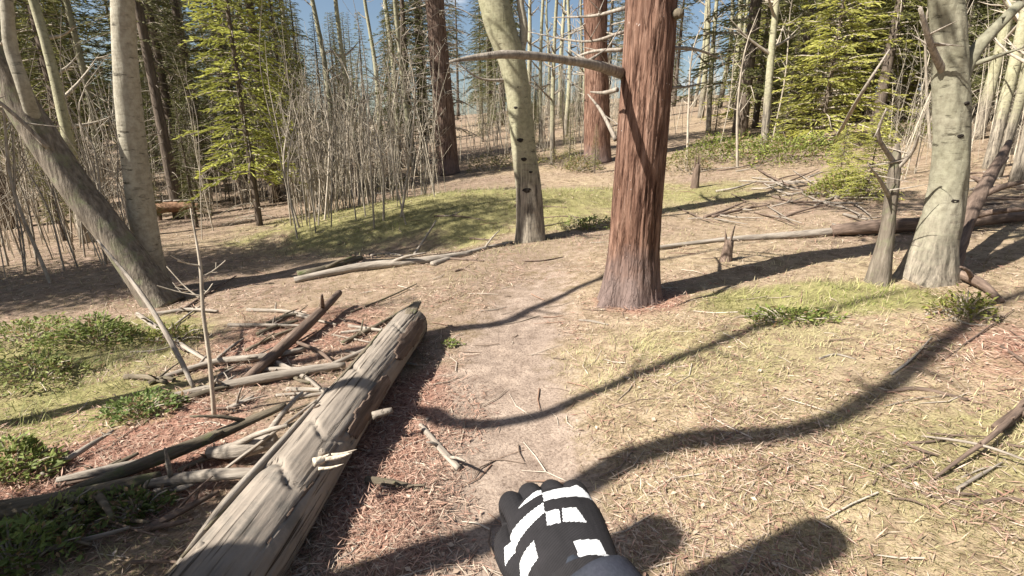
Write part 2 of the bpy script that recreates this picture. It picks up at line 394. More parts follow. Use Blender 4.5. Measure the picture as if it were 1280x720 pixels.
def bark_disp(seed, amp=.01, fr=8, fz=5, flare=0., flen=.2, lobes=5, ridged=False):
    r = np.random.default_rng(seed); ph = r.uniform(0, 6.28, 3)
    def f(th, s, R):
        k = fr / (2 * np.pi)
        # periodic in angle: blend two noise charts
        w = .5 + .5 * np.cos(th)
        a = fbm(np.cos(th) * k + 5 + 0 * s, s * fz + np.sin(th) * k, seed, 4); b = fbm(np.sin(th) * k + 40 + 0 * s, s * fz + np.cos(th) * k, seed + 9, 4)
        nse = a * w + b * (1 - w) - .5
        if ridged: nse = .28 - np.abs(nse) * 2.2
        lob = .55 + .45 * np.cos(lobes * th + ph[0]) * (.6 + .4 * np.cos(2 * th + ph[1]))
        slow = .05 * R * np.sin(2 * th + ph[2] + s * 1.3)
        return amp * nse * 2 + flare * np.exp(-s / flen) * lob + slow
    return f

def fallen(name, label, cat, pts, rad, mat, sides=12, n=None, amp=None, group=None, seed=None, cap=True):
    """a fallen stick, branch or log as one mesh, origin at its first point"""
    seed = rnd.randint(0, 9999) if seed is None else seed
    b = Vector(pts[0]); rel = [Vector(p) - b for p in pts]
    if n is None: n = 14
    amp = .12 * max(rad) if amp is None else amp
    V, Q, T = tube(rel, rad, sides, n, bark_disp(seed, amp, 6, 9))
    if max(rad) > .012 and n >= 14:      # snapped side twigs
        kr = random.Random(seed); cc, cr = resample(rel, rad, 40); gg = Geo(); gg.add(V, Q, T)
        for w in range(kr.randint(1, 3)):
            i = kr.randint(6, 34); p = cc[i]; d = np.array([kr.uniform(-1, 1), kr.uniform(-1, 1), kr.uniform(.1, .9)]); d /= np.linalg.norm(d); d = d + .7 * (cc[i + 1] - cc[i]) / (np.linalg.norm(cc[i + 1] - cc[i]) + 1e-9)
            ln = cr[i] * kr.uniform(3, 9); V2, Q2, T2 = tube([p, p + d * ln * .5, p + d * ln + np.array([0, 0, -.15 * ln])], [cr[i] * .55, cr[i] * .4, cr[i] * .22], 6, 5, bark_disp(seed + w, .1 * cr[i], 4, 20)); gg.add(V2, Q2, T2)
        V, Q, T = np.concatenate(gg.V), np.concatenate(gg.Q), np.concatenate(gg.T)
    # keep the grain along the stick: local z of the texture space follows the first segment
    d = (rel[-1] - rel[0]).normalized(); q = Vector((0, 0, 1)).rotation_difference(d)
    Mi = np.array(q.to_matrix().transposed()); V = V @ Mi.T
    o = obj(name, mesh_np(name, V, Q, T, mat), None, b)
    o.rotation_mode = 'QUATERNION'; o.rotation_quaternion = q
    return tag(o, label, cat, group)

# ------------------------------------------------------------------ ground
def axis(lo, hi, step, far, grow=1.13):
    a = list(np.arange(lo, hi + 1e-6, step)); s = step
    while a[-1] < far: s *= grow; a.append(a[-1] + s)
    s = step; pre = [lo]
    while pre[-1] > -far: s *= grow; pre.append(pre[-1] - s)
    return np.array(pre[:0:-1] + a)
gx = axis(-5.0, 6.0, .04, 420); gy = axis(-2.0, 9.0, .04, 420)
X, Y = np.meshgrid(gx, gy); Z = H(X, Y)
def blob(x, y, cx, cy, rx, ry, seed=0):
    d = ((x - cx) / rx) ** 2 + ((y - cy) / ry) ** 2
    return np.clip(1.25 - d + 1.1 * (fbm(x * 1.6, y * 1.6, 60 + seed, 3) - .5), 0, 1)
def zones(x, y):
    p = .95 * path_mask(x, y) * (.45 + .55 * np.clip((5.2 - y) / 2.2, 0, 1)) * np.clip((8 - y) / 3, 0, 1)
    red = np.maximum(blob(x, y, -.42, 2.2, .42, 1.0, 1), .8 * blob(x, y, -2.2, 2.2, 1.0, .7, 2))
    red = np.maximum(red, .55 * blob(x, y, 3.2, 2.6, 1.2, .7, 3)); red = np.maximum(red, .6 * blob(x, y, 1.0, 3.95, .55, .4, 4))
    red = np.maximum(red, .5 * blob(x, y, -1.6, 3.7, .9, .8, 9))
    gr = np.maximum(blob(x, y, 2.3, 3.7, .9, .45, 5), blob(x, y, -3.3, 3.6, 1.1, .9, 6))
    gr = np.maximum(gr, .9 * blob(x, y, -1.3, 9.2, 3.8, 2.2, 7)); gr = np.maximum(gr, .8 * blob(x, y, -2.6, 2.7, .8, .5, 8))
    gr = np.maximum(gr, .45 * blob(x, y, 1.9, 1.75, .8, .5, 10)); gr = np.maximum(gr, .35 * blob(x, y, 1.4, 2.9, 1.3, .5, 13)); gr = np.maximum(gr, .6 * blob(x, y, 1.2, 9.5, 4.0, 2.0, 14))
    return p, gr, red
def duff(x, y):
    """brown needle floor everywhere but on the open yellow grass"""
    yl = blob(x, y, 1.25, 2.2, 1.9, 1.15, 11); d = .25 + 1.5 * (fbm(x * .75 + 9, y * .75, 120, 4) - .36)
    return np.clip(d + .25 * sig((-x - .4) * 3) + .15 * sig((y - 4) * 2) - 1.1 * yl, 0, 1)
p_, g_, r_ = zones(X, Y); d_ = duff(X, Y)
V = np.stack([X, Y, Z], -1).reshape(-1, 3); nx = len(gx); ny = len(gy)
i = np.arange(ny - 1)[:, None] * nx; j = np.arange(nx - 1)[None, :]
Q = np.stack([i + j, i + j + 1, i + nx + j + 1, i + nx + j], -1).reshape(-1, 4)
ground = obj('ground', mesh_np('ground', V, Q, None, M['ground'], np.stack([p_, g_, r_, d_], -1).reshape(-1, 4), 'zone'), kind='structure')

# ------------------------------------------------------------------ grass and litter (uncountable)
def scatter(n, rmin, rmax, amax=1.15):
    r = rmin * (rmax / rmin) ** rng.random(n); a = rng.uniform(-amax, amax, n)
    return r * np.sin(a), r * np.cos(a)
def grass():
    n = 330000
    x, y = scatter(n, .9, 18)
    p, g, rd = zones(x, y)
    tuft = fbm(x * 1.1, y * 1.1, 71, 3); small = fbm(x * 5.5, y * 5.5, 77, 2)
    yellow = blob(x, y, 1.5, 2.2, 2.1, 1.3, 11); mead = blob(x, y, -.6, 8.5, 4.5, 3.0, 12)
    dens = np.clip((tuft - .42) * 2.2 + .25, 0, 1) * .55 + .55 * yellow + .6 * g + .45 * mead - .7 * rd - 1.6 * p
    dens = dens * (.35 + 1.3 * np.clip((small - .3) * 2, 0, 1))
    dens = dens * (1 - .3 * duff(x, y))
    k = rng.random(n) < dens
    x, y, g, yl, r = x[k], y[k], g[k], yellow[k], np.hypot(x[k], y[k]); n = len(x)
    z = H(x, y)
    flow = fbm(x * .8, y * .8, 81, 2) * 12
    az = flow + rng.normal(0, 1.0, n); el = np.clip(rng.normal(.42, .3, n), .05, 1.4)
    L = rng.uniform(.03, .10, n) * (.7 + .05 * r) * (1 - .25 * yl) * (1 + .5 * g); W = rng.uniform(.0013, .003, n) * (1 + .22 * r)
    D = np.stack([np.cos(az) * np.cos(el), np.sin(az) * np.cos(el), np.sin(el)], -1)
    side = np.stack([-np.sin(az), np.cos(az), np.zeros(n)], -1)
    P0 = np.stack([x, y, z - .004], -1)
    up = np.array([0, 0, 1.])
    m_ = P0 + D * (L * .55)[:, None]; tip = P0 + D * L[:, None] * .95 - up * (L * .28 * (1 - np.sin(el)))[:, None]
    tip[:, 2] = np.maximum(tip[:, 2], H(tip[:, 0], tip[:, 1]) + .003)
    w = (W * .5)[:, None] * side
    Vv = np.stack([P0 - w, P0 + w, m_ + w * .8, m_ - w * .8, tip], 1).reshape(-1, 3)
    b = np.arange(n) * 5
    Qq = np.stack([b, b + 1, b + 2, b + 3], -1); Tt = np.stack([b + 3, b + 2, b + 4], -1)
    t = rng.random((n, 1)); v = rng.uniform(.7, 1.12, (n, 1))
    dry = np.array([.42, .34, .195]) * (1 - t) + np.array([.58, .50, .31]) * t
    grn = np.array([.17, .21, .05]) * (1 - t) + np.array([.42, .43, .13]) * t
    gm = np.clip(g * .75 + .35 * (fbm(x * 2, y * 2, 91, 2) - .38) * 2, 0, 1)[:, None] * (rng.random((n, 1)) < .75)
    df = duff(x, y)[:, None]; dry = dry * (1 - .45 * df * rng.random((n, 1)) - .15 * df); grn = grn * (1 - .2 * df)
    col = (dry * (1 - gm) + grn * gm) * v
    o = obj('matted_grass', mesh_np('matted_grass', Vv, Qq, Tt, M['grass'], np.repeat(col, 5, 0), smooth=False), kind='stuff')
    o['label'] = 'matted dry yellow and green grass over the clearing floor'; o['category'] = 'grass'
grass()
def litter():
    n = 290000
    x, y = scatter(n, .9, 14)
    p, g, rd = zones(x, y)
    cl = fbm(x * 2.2, y * 2.2, 101, 3)
    dens = np.clip((cl - .36) * 2.5, 0, 1) * .6 + .9 * rd - .75 * p - .3 * g + .1
    k = rng.random(n) < dens; x, y, rd = x[k], y[k], rd[k]; n = len(x); r = np.hypot(x, y)
    z = H(x, y) + rng.uniform(.001, .014, n)
    az = rng.uniform(0, 6.28, n); el = rng.normal(.05, .22, n)
    D = np.stack([np.cos(az) * np.cos(el), np.sin(az) * np.cos(el), np.sin(el)], -1)
    leaf = rng.random(n) < .05
    L = np.where(leaf, rng.uniform(.012, .028, n), rng.uniform(.025, .07, n)) * (1 + .05 * r)
    W = np.where(leaf, L * rng.uniform(.45, .8, n), rng.uniform(.0013, .0036, n) * (1 + .25 * r))
    Nn = np.stack([rng.normal(0, .35, n), rng.normal(0, .35, n), np.ones(n)], -1)
    Vv, Qq = diamonds(np.stack([x, y, z], -1), D, L, W, Nn, .5, .15)
    pal = np.array([(.33, .20, .145), (.42, .27, .20), (.27, .15, .11), (.44, .33, .245), (.48, .39, .30), (.22, .14, .105), (.42, .32, .24)])
    w = np.where((rng.random(n) < rd)[:, None], np.array([.3, .3, .15, .12, .06, .07, 0]), np.array([.12, .12, .12, .2, .1, .16, .2]))
    idx = (rng.random(n)[:, None] > np.cumsum(w / w.sum(1, keepdims=True), 1)).sum(1).clip(0, 6)
    col = pal[idx] * rng.uniform(.75, 1.2, (n, 1))
    o = obj('leaf_litter', mesh_np('leaf_litter', Vv, Qq, None, M['litter'], np.repeat(col, 4, 0), smooth=False), kind='stuff')
    o['label'] = 'reddish needles, dead leaves and bark crumbs strewn on the ground'; o['category'] = 'leaf litter'
litter()
def twig_stuff():
    g = Geo(); n = 800
    x, y = scatter(n, 1.1, 12)
    for k in range(n):
        L = rnd.uniform(.06, .32); a = rnd.uniform(0, 6.28); r = rnd.uniform(.0014, .004) * (1 + .06 * y[k])
        p0 = np.array([x[k], y[k], 0]); d = np.array([math.cos(a), math.sin(a), 0]) * L
        q = np.array([-d[1], d[0], 0]) * rnd.uniform(-.15, .15)
        pts = [p0, p0 + d * .5 + q, p0 + d]
        for t in pts: t[2] = Hs(t[0], t[1]) + r + rnd.uniform(0, .008)
        c = np.array(rnd.choice([(.42, .34, .26), (.55, .47, .38), (.22, .16, .12), (.32, .2, .14)])) * rnd.uniform(.7, 1.15)
        V, Q, T = tube(pts, [r, r * .9, r * .5], 4, 3, None, False); g.add(V, Q, T, c)
    o = obj('twig_debris', g.mesh('twig_debris', M['litter']), kind='stuff')
    o['label'] = 'small broken twigs scattered over the forest floor'; o['category'] = 'twigs'
twig_stuff()

# ------------------------------------------------------------------ big log in the foreground
def atZ(px, py, z):
    d = ray(px, py); t = (CAM_H - z) / -d.z
    return Vector((d.x * t, d.y * t, z))
def big_log():
    a = atZ(278, 720, .065); b = atZ(513, 404, .065)
    d = (b - a).normalized(); near = a - d * .75; far = b
    near.z = .118 + Hs(near.x, near.y); far.z = .112 + Hs(far.x, far.y)
    axis_v = far - near; Ltot = axis_v.length
    root = thing('fallen_log', 'big weathered grey log lying along the dirt path, bark gone', 'log', near)
    q = Vector((0, 0, 1)).rotation_difference(axis_v)
    root.rotation_mode = 'QUATERNION'; root.rotation_quaternion = q
    cracks = [(rnd.uniform(0, 6.28), rnd.uniform(0, Ltot), rnd.uniform(.10, .45), rnd.uniform(.003, .010)) for _ in range(40)]
    def disp(th, s, R):
        base = bark_disp(5, .007, 10, 1.6)(th, s, R)
        fine = .0035 * (fbm(np.cos(th) * 9 + 0 * s, np.sin(th) * 9 + s * .9, 3, 3) - .5) * 2
        out = base + fine
        for t0, s0, ln, dep in cracks:
            tw = t0 + .12 * np.sin((s - s0) * 3)
            dth = np.abs(np.angle(np.exp(1j * (th - tw))))
            out = out - dep * np.exp(-(dth / .022) ** 2) * np.clip(1.3 - (np.abs(s - s0) / ln) ** 2, 0, 1)
        # two breaks that run across the log, and a worn notch
        for s0, t0, w, dep in ((1.12, 2.6, 1.3, .016), (1.42, 3.6, .9, .012), (1.95, 2.4, .8, .011), (2.6, 3.0, .9, .010)):
            dth = np.abs(np.angle(np.exp(1j * (th - t0))))
            out = out - dep * np.exp(-((s - s0 - .06 * np.sin(3 * th)) / .018) ** 2) * sig((w - dth) * 9)
        return out
    n = 260
    pts = [Vector((0, 0, 0)), Vector((.012, 0, Ltot * .3)), Vector((-.014, .006, Ltot * .65)), Vector((0, 0, Ltot))]
    V, Q, T = tube(pts, [.138, .137, .134, .128], 150, n, disp, False)
    obj('log_wood', mesh_np('log_wood', V, Q, T, M['log']), root)
    # ragged broken ends
    for end, r, sgn in ((0, .137, -1), (Ltot, .127, 1)):
        g = Geo()
        th = np.linspace(0, 2 * np.pi, 40, endpoint=False)
        rings = [(1.0, -.02), (.9, .015), (.6, .03), (.3, .012)]
        Vv = []
        for f, h in rings:
            hh = h + .022 * rng.normal(0, 1, 40) * (f < 1)
            Vv.append(np.stack([np.cos(th) * r * f, np.sin(th) * r * f, end + sgn * hh], -1))
        Vv = np.concatenate(Vv + [np.array([[0, 0, end + sgn * .01]])])
        ii = np.arange(3)[:, None] * 40; jj = np.arange(40)[None, :]; j2 = (jj + 1) % 40
        Qq = np.stack([ii + jj, ii + j2, ii + 40 + j2, ii + 40 + jj], -1).reshape(-1, 4)
        Tt = [(120 + k, 120 + (k + 1) % 40, 160) for k in range(40)]
        g.add(Vv, Qq, Tt); obj('broken_end', g.mesh('broken_end', M['dead'], False), root)
    Mi = np.array(q.to_matrix().transposed())
    loc = lambda w: Vector(Mi @ np.array(w - near))
    # split slab that runs along the log's left flank
    pts = [loc(atZ(222, 708, .125)), loc(atZ(284, 628, .145)), loc(atZ(346, 560, .15)), loc(atZ(410, 486, .15))]
    V, Q, T = tube(pts, [.010, .022, .020, .006], 10, 40, bark_disp(17, .005, 4, 6), True, .8)
    s_ = obj('split_slab', mesh_np('split_slab', V, Q, T, M['dead']), root); s_['label'] = 'long pale splinter peeling off the side of the log'
    # last sheets of bark still clinging to the wood
    upl = Mi @ np.array([0, 0, 1.]); th0 = math.atan2(-upl[0], upl[1])
    for k, (da, wa, s0, ln) in enumerate(((1.0, .5, 2.55, .34), (-.9, .42, 2.2, .42), (1.25, .4, 1.75, .30), (-1.25, .5, 1.1, .5), (1.35, .45, .95, .35), (.2, .3, 2.95, .16))):
        na, ns = 16, 30; A_, S_ = np.meshgrid(np.linspace(-1, 1, na), np.linspace(-1, 1, ns))
        edge = A_ ** 2 + S_ ** 4 + .9 * (fbm(A_ * 3 + k * 7, S_ * 6 + k * 3, 140 + k, 3) - .5)
        th = th0 + da + A_ * wa; sz_ = s0 + S_ * ln
        rr_ = np.interp(sz_, [0, Ltot], [.138, .128]) + .008 + .007 * (fbm(A_ * 7 + k, S_ * 5, 150 + k, 3) - .5)
        V = np.stack([-np.sin(th) * rr_, np.cos(th) * rr_, sz_], -1).reshape(-1, 3)
        keep = (edge < .85).reshape(-1); ii = np.arange(ns - 1)[:, None] * na; jj = np.arange(na - 1)[None, :]
        Q = np.stack([ii + jj, ii + jj + 1, ii + na + jj + 1, ii + na + jj], -1).reshape(-1, 4); Q = Q[keep[Q].all(1)]
        if len(Q) == 0: continue
        us = np.unique(Q); mp_ = np.full(len(V), -1); mp_[us] = np.arange(len(us))
        bo = obj('bark_patch', mesh_np('bark_patch', V[us], mp_[Q], None, M['mossy'] if k % 2 else M['brown_dead']), root)
        so = bo.modifiers.new('thick', 'SOLIDIFY'); so.thickness = .009; so.offset = -1
    # torn knot with pale splinters
    for k, (px, py, qx, qy, r) in enumerate([(392, 578, 412, 568, .018), (404, 574, 440, 566, .010), (414, 569, 446, 562, .006), (398, 586, 430, 580, .006)]):
        p = loc(atZ(px, py, .188)); p2 = loc(atZ(qx, qy, .198)); md = (p + p2) / 2 + Vector((0, .006, 0))
        V, Q, T = tube([p, md, p2], [r, r * .9, r * .25], 7, 8, bark_disp(30 + k, .003, 4, 20))
        obj('splinter', mesh_np('splinter', V, Q, T, M['fresh']), root)
    for px, py, z, dr in ((404, 572, .165, (.01, -.02, .045)), (262, 690, .15, (-.03, .0, .03)), (466, 520, .09, (.09, .02, .02))):
        w = atZ(px, py, z); p = loc(w); p2 = loc(w + Vector(dr))
        V, Q, T = tube([p, p2], [.02, .012], 10, 6, bark_disp(int(px), .006, 4, 20))
        obj('knot_stub', mesh_np('knot_stub', V, Q, T, M['log']), root)
big_log()

# ------------------------------------------------------------------ trees close by
def lin(a, b, t): return a + (b - a) * t
def wr(Y, *w):
    """radii in metres for trunk widths read in pixels at distance Y"""
    return [k * (Y * cp + .2) / FPX / 2 for k in w]
def near_tree(name, label, pts, rad, mat, seed, sides=40, n=120, amp=.008, fr=8, fz=5, flare=.05, flen=.2, lobes=5, ridged=False, group=None):
    base = Vector(pts[0]); base.z -= .05
    root = thing(name, label, 'tree', base, 0, group)
    rel = [Vector(p) - base for p in pts]; rel[0] = Vector((0, 0, 0))
    V, Q, T = tube(rel, rad, sides, n, bark_disp(seed, amp, fr, fz, flare, flen, lobes, ridged))
    obj('trunk', mesh_np('trunk', V, Q, T, mat), root)
    return root, base, rel, rad
def add_branch(root, base, pts, rad, mat, name='branch', seed=1, sides=9, n=14, amp=None, twigs=0, label=None):
    g = Geo(); rel = [Vector(p) - base for p in pts]
    V, Q, T = tube(rel, rad, sides, n, bark_disp(seed, (.14 * max(rad)) if amp is None else amp, 5, 12)); g.add(V, Q, T)
    r = random.Random(seed)
    for k in range(twigs):
        t = r.uniform(.2, .98); c, rr = resample(rel, rad, 30); p = c[int(t * 29)]
        L = r.uniform(.12, .45) * (1.2 - t); d = np.array([r.uniform(-1, 1), r.uniform(-1, 1), r.uniform(-.5, .6)]); d /= np.linalg.norm(d)
        b = np.array([r.uniform(-.3, .3), r.uniform(-.3, .3), r.uniform(-.2, .4)])
        V, Q, T = tube([p, p + d * L * .5 + b * L * .2, p + d * L + b * L * .5], [rr[int(t * 29)] * .45, rr[int(t * 29)] * .3, .0015], 5, 6); g.add(V, Q, T)
    o = obj(name, g.mesh(name, mat), root)
    if label: o['label'] = label
    return o
def twig_tree(pts, rad, nb, seed, zmin, zmax, Lmul=1.0, up=.7, geo=None, sub=4):
    """bare limbs and twigs growing from a stem"""
    g = geo or Geo(); r = random.Random(seed); c, rr = resample(pts, rad, 60)
    zs = c[:, 2]
    for k in range(nb):
        t = r.uniform(zmin, zmax); i = int(t * 59); p = c[i]; az = r.uniform(0, 6.28)
        L = Lmul * r.uniform(.4, 1.0) * (1.15 - t); d = np.array([math.cos(az), math.sin(az), r.uniform(.1, up)])
        mid = p + d * L * .5; end = mid + (d + np.array([0, 0, r.uniform(.0, .5)])) * L * .5
        r0 = min(rr[i] * .55, .03 * Lmul)
        V, Q, T = tube([p, mid, end], [r0, r0 * .6, .003], 5, 6, None, False); g.add(V, Q, T)
        cc, r2 = resample([p, mid, end], [r0, r0 * .6, .003], 12)
        for q in range(sub):
            s = r.uniform(.3, .95); b = cc[int(s * 11)]; a2 = az + r.uniform(-1.2, 1.2); l2 = L * r.uniform(.15, .4)
            d2 = np.array([math.cos(a2), math.sin(a2), r.uniform(-.1, .8)])
            V, Q, T = tube([b, b + d2 * l2 * .6, b + d2 * l2 + np.array([0, 0, .1 * l2])], [r0 * .35, r0 * .25, .002], 4, 3, None, False); g.add(V, Q, T)
    return g
def scars(root, base, rel, rad, spots, seed):
    """black eye-shaped branch scars, each a raised lens on the bark; spots: (height fraction, angle, size)"""
    r = random.Random(seed); c, rr = resample(rel, rad, 200)
    th = np.linspace(0, 2 * np.pi, 14, endpoint=False)
    for f, ang, sz in spots:
        i = int(f * 199); p = c[i]; rad_i = rr[i]
        nrm = np.array([math.sin(ang), -math.cos(ang), 0]); tg = np.array([math.cos(ang), math.sin(ang), 0])
        V = []
        for k, (q, h) in enumerate(((1.0, -.006), (.75, .003), (.4, .006), (.12, .001))):
            for t in th:
                a = sz * q * (math.cos(t) + .18 * r.uniform(-1, 1)); b = sz * .5 * q * (math.sin(t) + .15 * r.uniform(-1, 1)) + .12 * abs(a)
                da = a / rad_i
                nn = nrm * math.cos(da) + tg * math.sin(da)
                V.append(p + nn * (rad_i + h) + np.array([0, 0, b]))
        V.append(p + nrm * (rad_i + .004)); n = 14
        Q = [(k * n + a, k * n + (a + 1) % n, (k + 1) * n + (a + 1) % n, (k + 1) * n + a) for k in range(3) for a in range(n)]
        T = [(3 * n + a, 3 * n + (a + 1) % n, 4 * n) for a in range(n)]
        obj('bark_scar', mesh_np('bark_scar', np.array(V), Q, T, M['scar']), root.children[0])

# --- foliage builders
def sprigs_to(g, P0, D, L, W, col):
    n = len(P0); up = np.zeros((n, 3)); up[:, 2] = 1
    rj = rng.normal(0, .35, (n, 3))
    V, Q = diamonds(P0, D, L, W, up + rj, .4, .1); g.add(V, Q, None, np.repeat(col, 4, 0))
    S = np.cross(D, up + rj); V, Q = diamonds(P0, D, L, W * .8, S, .4, .1); g.add(V, Q, None, np.repeat(col, 4, 0))
def conifer_mesh(h, r, nb, seed, z0=.1, lo=(.05, .075, .03), hi=(.17, .20, .06), droop=.5, rise=.15, sprig=.15, width=.035, dens=1.0, pw=.8):
    rr = random.Random(seed); gw = Geo(); gp = []; gd = []; gl = []; gc = []
    lo = np.array(lo); hi = np.array(hi)
    for k in range(nb):
        t = ((k + rr.random()) / nb) ** .92; z = h * (z0 + (1 - z0) * t)
        L = r * (1 - t) ** pw * rr.uniform(.6, 1.12) + .10; az = k * 2.39996 + rr.uniform(-.4, .4)
        ax = np.array([math.cos(az), math.sin(az), 0]); sd_ = np.array([-ax[1], ax[0], 0])
        br = rr.uniform(.75, 1.25); dr = droop * rr.uniform(.6, 1.3); rs = rise * rr.uniform(.5, 1.5) + .5 * t * t
        pos = lambda s: np.array([0, 0, z]) + ax * L * s + np.array([0, 0, L * (rs * s - dr * s * s)])
        V, Q, T = tube([pos(0), pos(.5), pos(1)], [.010 * L + .006, .006 * L + .004, .002], 5, 5, None, False); gw.add(V, Q, T)
        ns = int((L * 11 + 4) * dens)
        for q in range(ns):
            s = .12 + .88 * (q + rr.random()) / ns; b = pos(s); side = 1 if q % 2 else -1
            tl = .42 * L * (1 - s) * rr.uniform(.7, 1.2) + .07
            d = ax * rr.uniform(.45, .8) + sd_ * side * rr.uniform(.6, 1) + np.array([0, 0, rr.uniform(-.45, .1)]); d /= np.linalg.norm(d)
            m_ = int(tl / (sprig * .6)) + 1
            for w in range(m_):
                f = (w + .3) / m_; pp = b + d * tl * f
                dd = d + sd_ * rr.uniform(-.7, .7) + ax * rr.uniform(-.1, .7) + np.array([0, 0, rr.uniform(-.35, .3)])
                gp.append(pp); gd.append(dd); gl.append(sprig * rr.uniform(.7, 1.25))
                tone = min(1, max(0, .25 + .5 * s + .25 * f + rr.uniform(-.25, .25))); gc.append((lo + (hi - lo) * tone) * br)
    g = Geo(); gp = np.array(gp); gd = np.array(gd); gl = np.array(gl)
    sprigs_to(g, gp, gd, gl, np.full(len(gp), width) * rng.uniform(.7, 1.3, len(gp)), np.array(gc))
    return gw, g
def conifer_proto(name, label, h, r, nb, seed, trunk_r, group, bark='dark_bark', dead=14, **kw):
    root = thing(name, label, 'tree', (0, 0, 0), 0, group); rr = random.Random(seed)
    pts = [(0, 0, -.2), (.02 * h * rr.uniform(-.3, .3), 0, h * .5), (0, 0, h)]
    V, Q, T = tube(pts, [trunk_r * 1.15, trunk_r * .62, .012], 12, 24, bark_disp(seed, .1 * trunk_r, 6, 4, .25 * trunk_r, .3))
    obj('trunk', mesh_np('trunk', V, Q, T, M[bark]), root)
    gw, gl = conifer_mesh(h, r, nb, seed, **kw)
    z0 = kw.get('z0', .1)
    for k in range(dead):     # dead grey limbs under the live crown
        z = h * z0 * rr.uniform(.15, 1.2); az = rr.uniform(0, 6.28); L = r * rr.uniform(.2, .7); a = np.array([math.cos(az), math.sin(az), 0])
        p = np.array([0, 0, z]); V, Q, T = tube([p, p + a * L * .5 + [0, 0, -.03 * L], p + a * L + [0, 0, -.25 * L]], [.012, .008, .002], 5, 5, None, False); gw.add(V, Q, T)
    obj('branches', gw.mesh('branches', M['stem']), root)
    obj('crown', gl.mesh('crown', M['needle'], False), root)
    return root

# ---- red pine in the middle
yb = P(788, 374)
Yp = yb.y
pp = [yb, atY(793, 300, Yp), atY(802, 180, Yp - .02), atY(811, 60, Yp), atY(816, -40, Yp), atY(830, -260, Yp - .1), atY(842, -520, Yp)]
pp += [Vector((pp[-1].x + .1, Yp, pp[-1].z + 3.2)), Vector((pp[-1].x + .1, Yp, pp[-1].z + 6.0))]
pr = wr(Yp, 66, 58, 57, 58, 57, 52, 45, 30, 8)
root, base, rel, rad = near_tree('pine_tree', 'stout pine with rusty red bark beside the dirt path', pp, pr, M['pine'], 3, 140, 420, .012, 44, 2.6, .12, .17, 6, True)
for k, (pts, rd, tw, lb) in enumerate([
        ([(778, 92, 0), (745, 82, -.25), (700, 74, -.5), (640, 68, -.75), (600, 71, -.85), (562, 77, -.95)], [.042, .034, .027, .024, .018, .005], 3, 'long bare dead branch reaching sideways from the pine'),
        ([(772, 112, 0), (755, 116, .1), (738, 115, .2)], [.018, .014, .005], 1, None),
        ([(778, 62, .05), (735, 66, .15), (690, 86, .3)], [.014, .010, .003], 7, None),
        ([(770, 175, .1), (752, 140, .3), (735, 118, .5)], [.018, .014, .006], 2, None),
        ([(842, 20, -.1), (848, 17, -.15), (852, 20, -.17)], [.034, .036, .022], 0, 'dark stub of a lost limb'),
        ([(838, 60, .1), (870, 62, .3), (905, 75, .5)], [.016, .012, .003], 5, None),
        ([(838, 110, .1), (860, 108, .25), (885, 102, .4)], [.012, .009, .003], 3, None),
        ([(782, 10, .1), (740, 20, .3), (690, 22, .5)], [.015, .011, .003], 8, None),
        ([(780, 40, .1), (730, 52, .4), (660, 40, .7)], [.013, .010, .003], 9, None)]):
    add_branch(root, base, [atY(x, y, Yp + dy) for x, y, dy in pts], rd, M['dead'] if k != 4 else M['mossy'], 'branch', 100 + k, 10, 18, None, tw, lb)
gw, gl = conifer_mesh(5.2, 2.3, 80, 5, z0=.02, lo=(.05, .08, .03), hi=(.17, .21, .07), dens=.8, sprig=.2, width=.05)
tz = float(rel[-1].z) - 5.4
for nm, g_o, mm in (('crown_branches', gw, M['stem']), ('crown', gl, M['needle'])):
    o = obj(nm, g_o.mesh(nm, mm, nm != 'crown'), root); o.location = (rel[-2].x, 0, tz)

# ---- aspen in the centre with black scars
ab = P(664, 301); Ya = ab.y
ap = [ab, atY(661, 240, Ya), atY(655, 190, Ya), atY(648, 120, Ya), atY(638, 70, Ya), atY(622, 20, Ya), atY(608, -60, Ya), atY(600, -260, Ya), atY(610, -480, Ya + .3)]
root, base, rel, rad = near_tree('aspen_tree', 'pale aspen with black eye-shaped scars behind the stout pine', ap, wr(Ya, 36, 31, 29, 30, 33, 37, 34, 26, 8), M['aspen'], 21, 48, 200, .006, 7, 6, .05, .14, 5)
scars(root, base, rel, rad, [(.115, -.2, .06), (.148, .35, .035), (.175, -.1, .045), (.21, -.25, .05), (.235, .45, .04), (.262, -.35, .035), (.30, .15, .045)], 5)
add_branch(root, base, [atY(645, 90, Ya), atY(655, 40, Ya), atY(650, 0, Ya), atY(645, -90, Ya), atY(660, -260, Ya)], [.055, .05, .045, .04, .01], M['aspen_white'], 'second_stem', 40, 12, 24)
add_branch(root, base, [atY(640, 100, Ya), atY(600, 98, Ya - .1), atY(568, 75, Ya - .2)], [.02, .014, .004], M['dead'], 'branch', 41, 8, 12, None, 4)
g = twig_tree([Vector(v) for v in rel[5:]], rad[5:], 16, 8, .3, 1.0, 1.5); obj('bare_crown', g.mesh('bare_crown', M['stem']), root)

